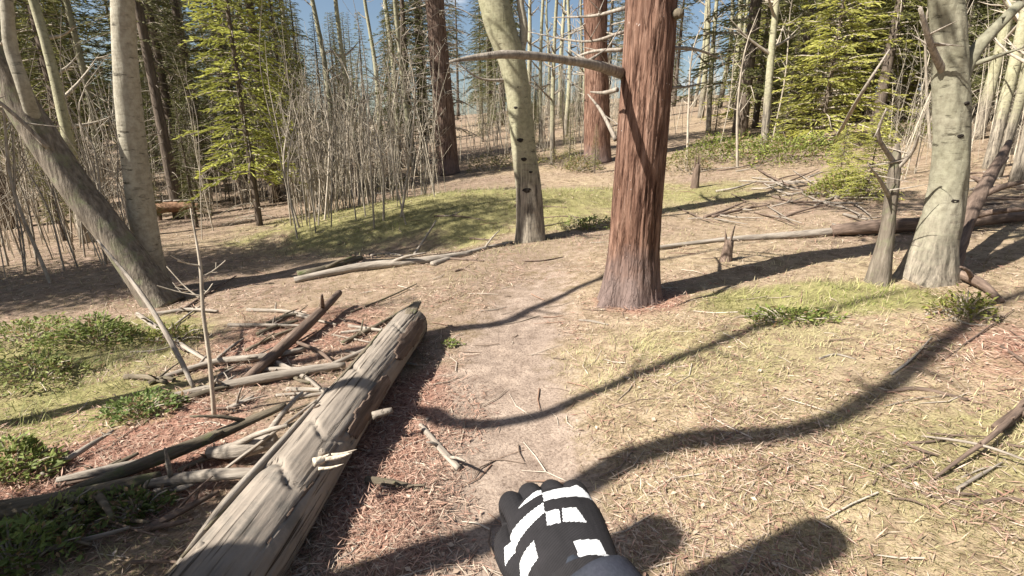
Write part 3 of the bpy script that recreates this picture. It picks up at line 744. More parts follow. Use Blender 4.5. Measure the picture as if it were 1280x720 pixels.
# ---- birch on the left: lit edge, dark flank; leaning trunk beside it
bb = P(196, 366); Yb = bb.y
bp = [bb, atY(186, 320, Yb), atY(174, 240, Yb), atY(164, 160, Yb), atY(157, 80, Yb), atY(153, 0, Yb), atY(148, -120, Yb), atY(140, -400, Yb), atY(150, -700, Yb)]
root, base, rel, rad = near_tree('birch_tree', 'upright white birch standing beside the leaning dark trunk', bp, wr(Yb, 40, 33, 29, 27, 24, 22, 21, 16, 5), M['aspen_white'], 22, 40, 160, .006, 7, 6, .05, .15, 5)
scars(root, base, rel, rad, [(.10, -.7, .03), (.155, -.5, .04), (.17, -.9, .03), (.21, -.6, .035), (.26, -.5, .04), (.3, -1., .03)], 6)
g = twig_tree([Vector(v) for v in rel[6:]], rad[6:], 14, 9, .2, 1.0, 1.2); obj('bare_crown', g.mesh('bare_crown', M['stem']), root)
lb_ = P(206, 378); Yl = lb_.y + .02
lp = [P(206, 378), atY(150, 305, Yl), atY(95, 235, Yl), atY(45, 160, Yl), atY(5, 95, Yl), atY(-50, 20, Yl), atY(-130, -120, Yl), atY(-260, -380, Yl)]
root, base, rel, rad = near_tree('leaning_tree', 'thick dark trunk leaning steeply away from the white birch', lp, wr(Yl, 44, 38, 35, 33, 31, 29, 25, 8), M['lean_bark'], 23, 48, 160, .016, 12, 5, .05, .2, 4)
add_branch(root, base, [atY(48, 165, Yl), atY(30, 110, Yl - .1), atY(14, 60, Yl - .1), atY(8, 0, Yl - .1), atY(0, -120, Yl - .1)], [.055, .05, .048, .045, .03], M['aspen_white'], 'pale_limb', 50, 12, 24, label='pale white limb rising off the leaning trunk')
add_branch(root, base, [atY(60, 185, Yl - .12), atY(25, 150, Yl - .2), atY(-10, 120, Yl - .3)], [.02, .018, .012], M['dead'], 'branch', 51, 8, 12, None, 4)
# ---- mossy aspen on the right and dead stems beside it
rb = P(1158, 348); Yr = rb.y
rp_ = [rb, atY(1170, 300, Yr), atY(1184, 240, Yr), atY(1190, 180, Yr), atY(1189, 110, Yr), atY(1186, 40, Yr), atY(1180, -60, Yr), atY(1200, -300, Yr), atY(1220, -600, Yr)]
root, base, rel, rad = near_tree('aspen_tree', 'thick greenish aspen with a flared mossy foot near the dead snag', rp_, wr(Yr, 54, 42, 37, 35, 33, 31, 28, 22, 8), M['aspen_grey'], 24, 56, 220, .016, 14, 4, .10, .25, 4)
scars(root, base, rel, rad, [(.155, -.2, .035), (.26, -.3, .03), (.31, .3, .03)], 8)
add_branch(root, base, [atY(1190, 120, Yr), atY(1215, 70, Yr), atY(1240, 40, Yr), atY(1275, 5, Yr)], [.06, .05, .04, .03], M['aspen_grey'], 'branch', 60, 10, 16, None, 5)
add_branch(root, base, [atY(1182, 95, Yr), atY(1165, 60, Yr - .1), atY(1150, 10, Yr - .2)], [.03, .022, .012], M['dead'], 'branch', 61, 8, 12, None, 4)
g = twig_tree([Vector(v) for v in rel[6:]], rad[6:], 12, 10, .2, 1.0, 1.2); obj('bare_crown', g.mesh('bare_crown', M['stem']), root)
sb = P(1098, 352); Ys = sb.y
root, base, rel, rad = near_tree('dead_snag', 'short broken grey snag leaning beside the thick greenish aspen', [sb, atY(1107, 300, Ys), atY(1113, 255, Ys), atY(1119, 205, Ys), atY(1122, 180, Ys)], wr(Ys, 26, 18, 15, 13, 5), M['lean_bark'], 25, 28, 90, .009, 6, 6, .05, .14, 4)
for k, (a, b, c) in enumerate([((1119, 205), (1098, 170), (1108, 135)), ((1118, 215), (1140, 190), (1150, 165)), ((1114, 250), (1100, 225), (1085, 205))]):
    add_branch(root, base, [atY(*a, Ys), atY(*b, Ys - .1), atY(*c, Ys - .2)], [.02, .014, .004], M['dead'], 'branch', 70 + k, 7, 10, None, 4)
db = P(1186, 342); Yd = db.y - .1
fallen('dead_pole', 'dark rotten pole propped aslant behind the greenish aspen', 'pole', [P(1186, 345), atY(1205, 280, Yd + .5), atY(1235, 225, Yd + 1.1), atY(1262, 178, Yd + 1.6)], [.07, .075, .06, .03], M['brown_dead'], 14, 30)
fallen('fallen_branch', 'short dark branch on the ground at the foot of the greenish aspen', 'branch', [P(1190, 340, .06), P(1222, 352, .05), P(1252, 376, .02)], [.035, .04, .02], M['brown_dead'], 12, 14)

# ---- further pines with reddish bark
def bg_pine(px, py, w_px, top_x, label, seed, mat='pine_far', deadn=26, lean=0):
    b = P(px, py); Yq = b.y; R = w_px * Yq / FPX / 2 * 1.03
    pts = [b, atY(lin(px, top_x, .5), py * .5, Yq), atY(top_x, 0, Yq), atY(top_x + (top_x - px), -py, Yq), atY(top_x + 2 * (top_x - px), -2.6 * py, Yq)]
    root, base, rel, rad = near_tree('pine_tree', label, pts, [R * 1.1, R, R * .95, R * .75, .03], M[mat], seed, 28, 120, R * .06, 14, 3, R * .25, .25, 5, True)
    g = Geo(); r = random.Random(seed); c, q = resample(rel, rad, 80)
    for k in range(deadn):
        i = int(r.uniform(.08, .7) * 79); p = c[i]; az = r.uniform(0, 6.28); L = r.uniform(.4, 1.7); d = np.array([math.cos(az), math.sin(az) * .7, r.uniform(-.35, .15)])
        e = p + d * L + np.array([0, 0, r.uniform(-.2, .25)]); m_ = p + d * L * .5 + np.array([0, 0, r.uniform(-.05, .12)])
        V, Q, T = tube([p, m_, e], [.022, .015, .004], 5, 7, None, False); g.add(V, Q, T)
        cc, _ = resample([p, m_, e], [1, 1, 1], 10)
        for w in range(7):
            s = cc[r.randint(3, 9)]; dd = np.array([r.uniform(-1, 1), r.uniform(-1, 1), r.uniform(-.6, .4)]) * r.uniform(.12, .4)
            V, Q, T = tube([s, s + dd * .5, s + dd + [0, 0, -.03]], [.007, .005, .002], 4, 3, None, False); g.add(V, Q, T)
    obj('dead_branches', g.mesh('dead_branches', M['stem']), root)
    gw, gl = conifer_mesh(4.5, 1.9, 60, seed, z0=.0, dens=.7, sprig=.22, width=.06)
    for nm, go, mm in (('crown_branches', gw, M['stem']), ('crown', gl, M['needle'])):
        o = obj(nm, go.mesh(nm, mm, nm != 'crown'), root); o.location = (rel[-2].x, rel[-2].y, rel[-1].z - 4.4)
bg_pine(747, 203, 27, 744, 'red barked pine just left behind the stout pine, dead limbs all round', 31, 'pine', 34)
bg_pine(561, 217, 22, 543, 'brown barked pine rising behind the sapling thicket, shaggy with dead limbs', 32, 'pine_far', 120)

# ------------------------------------------------------------------ trees out of the frame whose shadows cross the clearing
def shade_aspen(x, y, h, r, lean, seed, label, broken=False):
    b = Vector((x, y, Hs(x, y))); L = Vector(lean)
    k = random.Random(seed)
    pts = [b, b + L * .33 + Vector((k.uniform(-.12, .12), k.uniform(-.12, .12), h * .33)), b + L * .66 + Vector((k.uniform(-.15, .15), k.uniform(-.15, .15), h * .66)), b + L + Vector((0, 0, h))]
    root, base, rel, rad = near_tree('aspen_tree' if not broken else 'shadow_snag', label, pts, [r * 1.2, r, r * .85, r * (.75 if broken else .2)], M['aspen_grey' if not broken else 'dead'], seed, 20, 70, .008, 6, 5, .04, .2, 4)
    if not broken:
        g = twig_tree([Vector(v) for v in rel], rad, 16, seed, .62, 1.0, 1.6); obj('bare_crown', g.mesh('bare_crown', M['stem']), root)
COT = 1 / math.tan(SUN_EL)
def back(px, py, L):
    """a spot L metres towards the sun from the ground point under a pixel"""
    q = P(px, py); return q.x - SHX * L, q.y - SHY * L
def back_tip(px, py, h):
    """where a stem of height h must stand for the shadow of its top to end under a pixel"""
    q = P(px, py); L = h * COT
    for _ in range(5): L = (h + Hs(q.x - SHX * L, q.y - SHY * L) - q.z) * COT
    return q.x - SHX * L, q.y - SHY * L
def crooked_aspen(label, pix, lead, r0, seed):
    """a crooked stem off the frame whose shadow runs through the given ground points"""
    Q_ = [P(*q) for q in pix]; al = [q.x * SHX + q.y * SHY for q in Q_]; a0 = al[0] - lead
    st = [(q - Vector((SHX, SHY, 0)) * (a - a0)) + Vector((0, 0, (a - a0) / COT)) for q, a in zip(Q_, al)]
    x, y = st[0].x, st[0].y; b = Vector((x - .02, y, Hs(x, y)))
    e = st[-1] + (st[-1] - st[-2]).normalized() * .6; pts = [b, (b + st[0]) / 2] + st + [e, e + Vector((.3, .1, 1.6))]
    n = len(pts); rad = [r0 * (1.25 - .62 * k / (n - 1)) for k in range(n - 1)] + [.008]
    root, base, rel, rd = near_tree('aspen_tree', label, pts, rad, M['aspen_grey'], seed, 18, 90, .006, 6, 5, .04, .2, 4)
    g = twig_tree([Vector(v) for v in rel], rd, 10, seed, .6, 1.0, .8); obj('bare_crown', g.mesh('bare_crown', M['stem']), root)
crooked_aspen('crooked bare aspen off to the side of the log, behind the walker', [(560, 690), (640, 655), (740, 600), (790, 572), (850, 552), (930, 547), (1000, 538), (1060, 515), (1110, 485), (1160, 445), (1215, 402)], 3.2, .068, 201)
crooked_aspen('slender crooked aspen off beside the big log', [(490, 520), (560, 528), (620, 530), (700, 510), (790, 472), (850, 447), (910, 424)], 3.2, .046, 202)
crooked_aspen('slim crooked aspen off beside the leafy shrubs', [(545, 415), (620, 405), (680, 380), (745, 350)], 4.2, .055, 203)
shade_aspen(*back_tip(826, 668, 3.3), 3.3, .13, (0, 0, 0), 204, 'broken grey snag without a top behind the walker', True)  # unseen snags added so their tops cast the dark patches by the glove
shade_aspen(*back_tip(1030, 672, 2.9), 2.9, .12, (0, 0, 0), 205, 'shorter broken grey snag behind the walker', True)

# ------------------------------------------------------------------ conifers
gA = 'conifers of the forest edge'
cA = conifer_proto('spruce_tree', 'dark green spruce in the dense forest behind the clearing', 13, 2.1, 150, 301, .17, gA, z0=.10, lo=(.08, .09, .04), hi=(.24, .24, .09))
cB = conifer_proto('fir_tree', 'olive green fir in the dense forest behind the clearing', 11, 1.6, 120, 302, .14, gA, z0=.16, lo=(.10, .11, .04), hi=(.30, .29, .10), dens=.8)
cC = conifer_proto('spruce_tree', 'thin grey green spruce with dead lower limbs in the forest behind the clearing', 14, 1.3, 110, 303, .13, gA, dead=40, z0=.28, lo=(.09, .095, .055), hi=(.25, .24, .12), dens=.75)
cY = conifer_proto('young_fir', 'young fir with sunlit yellow green boughs behind the sapling thicket', 6.2, 1.05, 110, 304, .055, None, z0=.14, lo=(.20, .22, .045), hi=(.52, .52, .15), sprig=.11, width=.03, dens=1.25)
cG = conifer_proto('young_fir', 'broad young fir with bright green layered boughs beside the thick greenish aspen', 4.6, 1.9, 100, 305, .06, None, z0=.03, lo=(.26, .28, .06), hi=(.60, .58, .19), droop=.3, sprig=.13, width=.035, dens=1.0, pw=.7)
protos = [cA, cB, cC]
def put(proto, x, y, s=1, rz=None, first=[], label=None):
    z = Hs(x, y)
    if proto.name not in first:
        first.append(proto.name); proto.location = (x, y, z); proto.rotation_euler = (0, 0, rz or rnd.uniform(0, 6.28)); proto.scale = (s, s, s)
        if label: proto['label'] = label
        return proto
    return copy_thing(proto, (x, y, z), rz if rz is not None else rnd.uniform(0, 6.28), s, label)
def putpx(proto, px, py, s, label=None, Yv=None):
    q = P(px, py) if Yv is None else atY(px, py, Yv)
    return put(proto, q.x, q.y, s, None, label=label)
put(cY, ux(322, 9.6), 9.6, 1.0)
put(cY, ux(366, 12.5), 12.5, .85, label='second young fir with yellow green boughs, a step behind the taller sunlit one')
put(cG, ux(1015, 14), 14, 1.05)
put(cG, ux(955, 20), 20, 1.35, label='broad bright young fir beyond the deadfall, by the slim white aspen')
put(cG, ux(1085, 18), 18, 1.2, label='broad bright young fir standing behind the dead grey snag')
put(cG, ux(1075, 7.6), 7.6, .27, label='knee high fir seedling by the dead grey snag')
put(cG, ux(1040, 8.6), 8.6, .22, label='smallest fir seedling, among the fallen sticks')
# forest edge and depth behind: heights kept so that the gaps of sky stay open
kk = 0
def cap_angle(u):
    px = 640 + u * 640
    if 350 < px < 500: return .26 if px < 400 else .20
    if 645 < px < 728: return .10
    if 852 < px < 905: return .10
    return 9
tries = 0
taken = []
while kk < 285 and tries < 12000:
    tries += 1
    Yq = rnd.uniform(13, 62) if kk > 40 else rnd.uniform(11.5, 24)
    u = rnd.uniform(-1.15, 1.2) if kk % 3 else rnd.uniform(-.05, 1.1); x = u * (Yq * cp + .4)
    if Yq < 24 and -.42 < u < .42 and not (-.42 < u < -.15 and Yq > 17): continue
    if Yq < 16.5 and .42 <= u < .95: continue
    if any((x - a) ** 2 + (Yq - b) ** 2 < 1.4 for a, b in taken): continue
    p = protos[rnd.choice([0, 0, 1, 2, 2])]
    hgt = {0: 13, 1: 11, 2: 14}[protos.index(p)]; s = rnd.uniform(.65, 1.15)
    top = CAM_H - Hs(x, Yq) + cap_angle(u) * Yq
    if top < 90:
        s = min(s, top / hgt)
        if s < .07: continue
    px = 640 + u * 640; where = 'behind the leaning trunk and birch' if px < 230 else 'behind the sapling thicket' if px < 560 else 'behind the spotted aspen and the pines' if px < 850 else 'on the bank behind the bright firs' if px < 1130 else 'on the bank behind the pale crooked aspens'
    look = ('dark green spruce', 'olive green fir', 'thin grey green spruce')[protos.index(p)]
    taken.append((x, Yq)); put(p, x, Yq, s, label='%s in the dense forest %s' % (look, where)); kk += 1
for k in range(64):     # seedlings and saplings of the same trees along the foot of the forest
    Yq = rnd.uniform(13, 30); px = rnd.choice([rnd.uniform(590, 770), rnd.uniform(840, 1290), rnd.uniform(-20, 300)])
    if px < 320: Yq = rnd.uniform(9, 18)
    o_ = put(protos[k % 2], ux(px, Yq), Yq, rnd.uniform(.09, .24), label='young conifer at the foot of the forest ' + ('behind the leaning trunk and birch' if px < 320 else 'behind the two red barked pines' if px < 800 else 'around the bright firs')); o_['group'] = 'young conifers at the forest foot'
# conifers out of the frame on the left that shade the hollow and the leaning trunks
for k, (pr_, sc_, L_, off_) in enumerate(((cA, .72, 6.4, -.75), (cA, .78, 6.0, -.25), (cB, .85, 5.9, .2))):
    x, y = back(430, 305, L_); put(pr_, x - SHY * off_, y + SHX * off_, sc_, label='forest conifer in the row out beside the leaning trunk, shading the hollow')
put(cC, *back(290, 415, 4.2), .42, label='thin spruce off beside the leafy shrubs, dappling the ground behind the log')
put(cY, *back(90, 640, 1.9), .42, label='small unseen fir added to shade the foreground sticks')  # unseen small firs added to shade the lower left ground and log end
put(cG, *back(150, 665, 1.5), .42, label='small spreading unseen fir added to shade the foreground sticks')
put(cG, *back(235, 690, 1.55), .42, label='low spreading unseen fir added to shade the near end of the big log')
put(cG, *back(20, 690, 1.2), .40, label='smallest spreading unseen fir added to shade the near end of the rotten branch')

# ------------------------------------------------------------------ bare saplings and pale aspens
def sapling_mesh(h, r, seed, nb):
    k = random.Random(seed); g = Geo()
    pts = [(0, 0, -.05), (k.uniform(-.06, .06) * h, k.uniform(-.03, .03) * h, h * .4), (k.uniform(-.06, .06) * h, k.uniform(-.05, .05) * h, h * .75), (k.uniform(-.10, .10) * h, k.uniform(-.06, .06) * h, h)]
    V, Q, T = tube(pts, [r, r * .8, r * .5, .003], 6, 12, None, False); g.add(V, Q, T)
    twig_tree([Vector(p) for p in pts], [r, r * .8, r * .5, .003], nb, seed, .35, .98, .26 * h, 2.4, g, 3)
    return g.mesh('bare_sapling', M['stem'])
sap = [sapling_mesh(rnd.uniform(2.0, 4.2), rnd.uniform(.013, .026), 400 + k, rnd.randint(5, 11)) for k in range(12)]
def sapling(x, y, s, label, group, k=None, name='bare_sapling'):
    o = obj(name, sap[rnd.randrange(12) if k is None else k], None, (x, y, Hs(x, y)), (rnd.gauss(0, .05), rnd.gauss(0, .05), rnd.uniform(0, 6.28)))
    o.scale = (s * 1.0,) * 3
    return tag(o, label, 'sapling', group)
c1 = 0
while c1 < 262:
    Yq = rnd.uniform(7.2, 17) if c1 < 190 else rnd.uniform(5.6, 11); px = rnd.gauss(400, 85) if c1 < 190 else rnd.uniform(-40, 320)
    if px > 545 or px < -60: continue
    if px > 215 and Yq < 8.0: continue
    if (268 < px < 362 or 183 < px < 246) and Yq < 11.5: continue
    x = ux(px, Yq)
    if c1 < 190: sapling(x, Yq, rnd.uniform(.45, 1.0), 'thin bare grey sapling in the thicket behind the hollow', 'bare saplings behind the hollow')
    else: sapling(x, Yq, rnd.uniform(.45, .95), 'thin bare grey sapling in the brush behind the leaning trunk and birch', 'bare saplings behind the leaning trunk')
    c1 += 1
for k in range(34):
    Yq = rnd.uniform(12, 24); px = rnd.uniform(610, 1290)
    if 760 < px < 850: continue
    sapling(ux(px, Yq), Yq, rnd.uniform(.8, 1.5), 'thin bare grey sapling standing on the slope beyond the stout pine', 'bare saplings on the slope')
def aspen_mesh(h, r, seed):
    k = random.Random(seed); w = .03 * h
    pts = [(0, 0, -.1), (k.uniform(-w, w), k.uniform(-w, w), h * .35), (k.uniform(-w, w), k.uniform(-w, w), h * .7), (k.uniform(-w, w), 0, h)]
    V, Q, T = tube(pts, [r * 1.15, r * .9, r * .6, .01], 14, 36, bark_disp(seed, .1 * r, 6, 3, .3 * r, .2))
    t = mesh_np('trunk', V, Q, T, M['aspen'])
    g = twig_tree([Vector(p) for p in pts], [r * 1.15, r * .9, r * .6, .01], 18, seed, .25, .98, .16 * h, .9, None, 4)
    return t, g.mesh('bare_limbs', M['stem'])
asp = [aspen_mesh(8, .085, 501), aspen_mesh(9, .11, 502), aspen_mesh(7, .06, 503)]
def aspen(px, Yq, k, s, label, group=None, tilt=0):
    x = ux(px, Yq); r = thing('slim_aspen', label, 'tree', (x, Yq, Hs(x, Yq)), rnd.uniform(0, 6.28), group)
    r.rotation_euler = (0, tilt, rnd.uniform(-.5, .5)); r.scale = (s,) * 3
    obj('trunk', asp[k][0], r); obj('bare_limbs', asp[k][1], r)
aspen(949, 13.5, 2, 1.35, 'slim white aspen standing alone beyond the green bushes')
aspen(1000, 21, 1, 1.2, 'aspen trunk half hidden behind the bright firs')
for px, Yq, k, s in ((1222, 9.5, 0, 1.0), (1246, 11, 2, 1.3), (1268, 8.5, 0, .9), (1296, 9.8, 1, 1.0), (1205, 13, 1, 1.0), (1238, 15, 2, 1.4), (1150, 16, 0, 1.1), (1275, 14, 1, 1.0), (1255, 8.0, 2, 1.2), (1232, 8.6, 2, 1.0), (1288, 12, 0, 1.0), (1218, 18, 0, 1.0), (1165, 20, 1, 1.0), (1262, 20, 1, 1.0)):
    aspen(px, Yq, k, s, 'pale crooked aspen in the stand behind the greenish aspen', 'pale aspens on the slope', rnd.uniform(-.06, .08))
for px, Yq, k, s in ((880, 18, 2, 1.2), (905, 22, 0, 1.1), (870, 24, 1, 1), (690, 15, 2, 1.0), (706, 22, 0, 1), (676, 19, 2, 1.1), (660, 26, 1, 1), (720, 28, 0, 1), (698, 32, 1, 1.1), (730, 20, 2, 1.0), (684, 36, 1, 1), (862, 30, 0, 1), (892, 28, 1, 1), (915, 24, 2, 1.2), (925, 33, 0, 1), (640, 30, 0, 1)):
    aspen(px, Yq, k, s, 'slim grey aspen standing in the gap beside the stout pine', 'aspens in the gaps beside the pine', rnd.uniform(-.04, .04))
for px, Yq, k, s in ((455, 14, 2, 1.1), (500, 17, 0, 1), (520, 15, 2, 1.2), (420, 18, 0, 1.1), (392, 13, 2, 1.0), (215, 13, 0, 1.0), (100, 9, 0, 1.0), (60, 12, 1, 1.0), (125, 14, 0, 1.0), (250, 16, 1, 1), (478, 22, 0, 1.1)):
    aspen(px, Yq, k, s, 'slim grey aspen rising out of the sapling thicket', 'aspens in the thicket', rnd.uniform(-.05, .05))
# the rest of the thicket: thin stems and twigs nobody could count
def thicket():
    g = Geo(); r = random.Random(77)
    for k in range(2000):
        z = r.random()
        if z < .45: px = r.gauss(390, 110); Yq = r.uniform(9.5, 24)
        elif z < .58: px = r.uniform(585, 770); Yq = r.uniform(16, 34)
        elif z < .70: px = r.uniform(1090, 1340); Yq = r.uniform(9, 20)
        elif z < .82: px = r.uniform(-80, 250); Yq = r.uniform(7, 18)
        else: px = r.uniform(600, 1320); Yq = r.uniform(17, 40)
        if 560 < px < 1080 and Yq < 16: continue
        if (262 < px < 372 or 180 < px < 250) and Yq < 12: continue
        x = ux(px, Yq); z0 = Hs(x, Yq); h = (.5 + 3.0 * r.random() ** 1.8) * (1.25 if Yq > 18 else 1); q = r.uniform(.004, .010) * (1 + Yq * .025)
        a, b = r.gauss(0, .13) * h, r.gauss(0, .1) * h
        c = np.array((.46, .40, .31)) * r.uniform(.55, 1.35)
        p0 = np.array([x, Yq, z0 - .03]); p1 = p0 + [a * .4, b * .4, h * .5]; p2 = p0 + [a * 1.1, b * 1.1, h]
        V, Q, T = tube([p0, p1, p2], [q, q * .75, .002], 4, 4, None, False); g.add(V, Q, T, c)
        for w in range(6):
            t = r.uniform(.25, .95); p = p0 + (p2 - p0) * t; d = np.array([r.gauss(0, .5), r.gauss(0, .4), r.uniform(.3, 1)]) * r.uniform(.2, .6)
            V, Q, T = tube([p, p + d], [q * .5, .002], 3, 2, None, False); g.add(V, Q, T, c)
    o = obj('thicket', g.mesh('thicket', M['litter']), kind='stuff')
    o['label'] = 'tangled thicket of bare grey stems filling the forest behind'; o['category'] = 'thicket'
thicket()
# forest all round the clearing, also behind the walker
for k in range(34):
    a = k / 34 * 2 * math.pi + rnd.uniform(-.08, .08); R_ = rnd.uniform(11, 17)
    x, y = math.sin(a) * R_, math.cos(a) * R_
    if abs(a if a < math.pi else a - 2 * math.pi) < 1.0: continue
    if x < 3 and y < 6 and math.atan2(-x, -y) > .1 and math.atan2(-x, -y) < 1.75: x, y = x * 1.9, y * 1.9
    put(protos[k % 3], x, y, rnd.uniform(.75, 1.1), label='forest conifer standing round the clearing on the side away from the thicket')
# two bare whips in front of the birch
def whip(label, pts, rad, nb, seed):
    b = Vector(pts[0]); rel = [Vector(p) - b for p in pts]; g = Geo()
    V, Q, T = tube(rel, rad, 8, 30, bark_disp(seed, .0012, 4, 20)); g.add(V, Q, T)
    twig_tree(rel, rad, nb, seed, .3, .95, .4, .8, g, 2)
    tag(obj('bare_whip', g.mesh('bare_whip', M['stem']), None, b), label, 'sapling')
b = P(268, 522); whip('spindly bare whip growing upright in front of the birch', [b, atY(262, 450, b.y), atY(254, 390, b.y), atY(250, 330, b.y + .05), atY(238, 260, b.y + .1)], [.012, .011, .010, .008, .003], 7, 61)
b = P(243, 486); fallen('dead_stick', 'long thin dead stick leaning against the birch trunk', 'stick', [b, atY(215, 430, b.y + .15), atY(175, 365, b.y + .45), atY(122, 300, b.y + .8)], [.013, .016, .014, .006], M['dead'], 9, 24)

# ------------------------------------------------------------------ dead wood on the ground
def stick(label, pix, r, mat, dz=None, name='dead_stick', cat='stick', group=None, lift=None):
    pts = []
    for k, (x, y) in enumerate(pix):
        e = r[k] * .75 + (lift[k] if lift else 0); pts.append(P(x, y, e))
    return fallen(name, label, cat, pts, r, M[mat], 12 if max(r) > .015 else 8, 22, None, group)
stick('long dark mossy stick slanting down from the big log', [(358, 506), (280, 540), (190, 576), (85, 616)], [.016, .026, .030, .020], 'mossy', lift=[.10, .06, .05, .02])
stick('thick bleached chunk of branch butted against the big log', [(262, 566), (300, 562), (345, 550)], [.026, .040, .034], 'dead', name='dead_branch', cat='branch', lift=[.03, .05, .08])
stick('smooth pale stick lying below the bleached chunk', [(160, 610), (215, 600), (265, 594), (332, 590)], [.014, .024, .026, .020], 'dead', lift=[.01, .04, .06, .08])
stick('white weathered stick beside the mossy stick', [(72, 600), (130, 588), (205, 572)], [.012, .020, .016], 'dead', lift=[.03, .04, .04])
stick('rotten mossy branch half buried under the leafy shrubs', [(-20, 642), (70, 628), (170, 604), (200, 594)], [.045, .042, .035, .02], 'mossy', name='rotten_branch', cat='branch', lift=[.02, .02, .02, .02])
stick('thin pale stick leaning up against the flank of the big log', [(276, 590), (330, 550), (396, 500)], [.006, .008, .005], 'dead', lift=[.05, .14, .24])
stick('second thin stick lying close along the flank of the big log', [(300, 575), (360, 528), (400, 506)], [.005, .006, .004], 'brown_dead', lift=[.08, .17, .24])
stick('dark brown fallen branch aslant behind the big log', [(424, 366), (390, 400), (350, 436), (308, 474)], [.028, .042, .042, .026], 'brown_dead', name='fallen_branch', cat='branch', lift=[.12, .07, .03, .01])
stick('pale crosswise stick under the dark brown branch', [(195, 474), (270, 452), (330, 446), (382, 436)], [.014, .024, .026, .016], 'dead', lift=[.0, .02, .02, .01])
stick('grey crosswise stick nearest behind the big log', [(205, 496), (300, 478), (390, 462), (432, 456)], [.014, .028, .028, .018], 'dead', lift=[0, .01, .02, .02])
stick('short forked stick propped on the dark brown branch', [(372, 428), (400, 440), (424, 462)], [.012, .013, .007], 'brown_dead', lift=[.05, .05, .0])
stick('grey fallen pole in front of the hollow', [(368, 350), (450, 334), (530, 326), (590, 316)], [.035, .05, .045, .03], 'dead', name='fallen_pole', cat='pole', lift=[0, .0, .0, .0])
stick('short mossy pole end beside the grey fallen pole', [(372, 344), (400, 338), (452, 322)], [.05, .045, .03], 'mossy', name='fallen_pole', cat='pole')
stick('crooked grey pole running up to the aspen with black scars', [(540, 330), (600, 312), (640, 303)], [.03, .03, .02], 'dead', name='fallen_pole', cat='pole')
stick('short upright broken stick at the edge of the hollow', [(518, 318), (530, 300), (545, 276)], [.02, .017, .010], 'dead', lift=[0, .12, .3])
stick('short pale stick lying in the red litter beside the path', [(526, 532), (548, 558), (574, 586)], [.014, .017, .016], 'dead')
stick('small grey twig beside the foot of the stout pine', [(724, 400), (742, 402), (760, 406)], [.008, .010, .006], 'dead')
stick('long pale fallen pole lying across the slope behind the stout pine', [(800, 312), (900, 300), (960, 296), (1040, 290), (1105, 282)], [.02, .03, .04, .05, .05], 'dead', name='fallen_pole', cat='pole')
stick('dark fallen trunk reaching across the slope behind the greenish aspen', [(1040, 288), (1100, 283), (1180, 279), (1290, 270)], [.06, .085, .08, .045], 'brown_dead', name='fallen_log', cat='log', lift=[.02, .03, .03, .03])
stick('dark arched dead branch at the edge of the yellow grass', [(1160, 604), (1200, 574), (1236, 548), (1268, 520), (1300, 490)], [.004, .008, .011, .013, .014], 'brown_dead', lift=[0, .03, .05, .04, .02], name='dead_branch', cat='branch')
stick('thick brown root end beside the arched dead branch', [(1246, 536), (1280, 512), (1320, 484)], [.022, .026, .03], 'brown_dead', name='dead_branch', cat='branch')
stick('thin pale twig crossing the arched dead branch', [(1152, 545), (1205, 552), (1245, 562), (1300, 582)], [.004, .006, .006, .004], 'dead', lift=[.0, .04, .05, .03])
stick('small dark stick in the green tuft by the mossy foot', [(1108, 490), (1150, 486), (1210, 500)], [.008, .011, .008], 'brown_dead')
stick('curved small twig in the greenest grass', [(1024, 448), (1045, 443), (1070, 449)], [.005, .007, .004], 'dead')
stick('dark stick in place of the log stub shadow, shaped like a blade beside the log', [(458, 600), (500, 606), (556, 618)], [.018, .016, .004], 'mossy')  # stands in for the tapered shadow streak of a stub on the log
gS = 'fallen sticks in the deadfall'
for k in range(46):
    px = rnd.uniform(845, 1060); py = rnd.uniform(212, 275); a = rnd.gauss(.05, .3); L = rnd.uniform(25, 75); r0 = rnd.uniform(.008, .022)
    stick('grey fallen stick in the tangle of deadfall below the green bushes', [(px, py), (px + L * .5, py + L * .5 * math.sin(a) + rnd.uniform(-3, 3)), (px + L, py + L * math.sin(a))], [r0, r0 * .9, r0 * .4], rnd.choice(['dead', 'dead', 'brown_dead']), group=gS, lift=[0, .03, .05])
for k in range(16):
    px = rnd.uniform(1200, 1290); py = rnd.uniform(205, 260); L = rnd.uniform(20, 60)
    stick('grey fallen stick on the slope behind the propped dark pole', [(px, py), (px + L * .5, py - 1), (px + L, py + rnd.uniform(-5, 5))], [.02, .018, .008], rnd.choice(['dead', 'brown_dead']), group='fallen sticks on the slope')
gT = 'loose sticks round the big log'
for k in range(40):
    px = rnd.uniform(150, 440); py = rnd.uniform(385, 520)
    if px > 470 - (py - 385) * .45: px -= 120
    a = rnd.gauss(-.15, .5); L = rnd.uniform(35, 110); r0 = rnd.uniform(.006, .020)
    stick('loose dead stick in the scatter behind the big log', [(px, py), (px + L * .5, py + L * .5 * math.sin(a) + rnd.uniform(-4, 4)), (px + L * .9, py + L * .9 * math.sin(a))], [r0, r0 * .9, r0 * .5], rnd.choice(['dead', 'dead', 'brown_dead', 'mossy']), group=gT, lift=[0, .01, .02])
for k in range(22):
    px = rnd.uniform(1080, 1290); py = rnd.uniform(380, 640); a = rnd.gauss(0, .6); L = rnd.uniform(35, 90); r0 = rnd.uniform(.003, .008)
    stick('loose dead stick in the scatter below the greenish aspen', [(px, py), (px + L * .5, py + L * .5 * math.sin(a) + rnd.uniform(-5, 5)), (px + L, py + L * math.sin(a))], [r0, r0 * .9, r0 * .4], rnd.choice(['dead', 'brown_dead', 'brown_dead']), group='loose sticks below the greenish aspen', lift=[0, .01, .01])
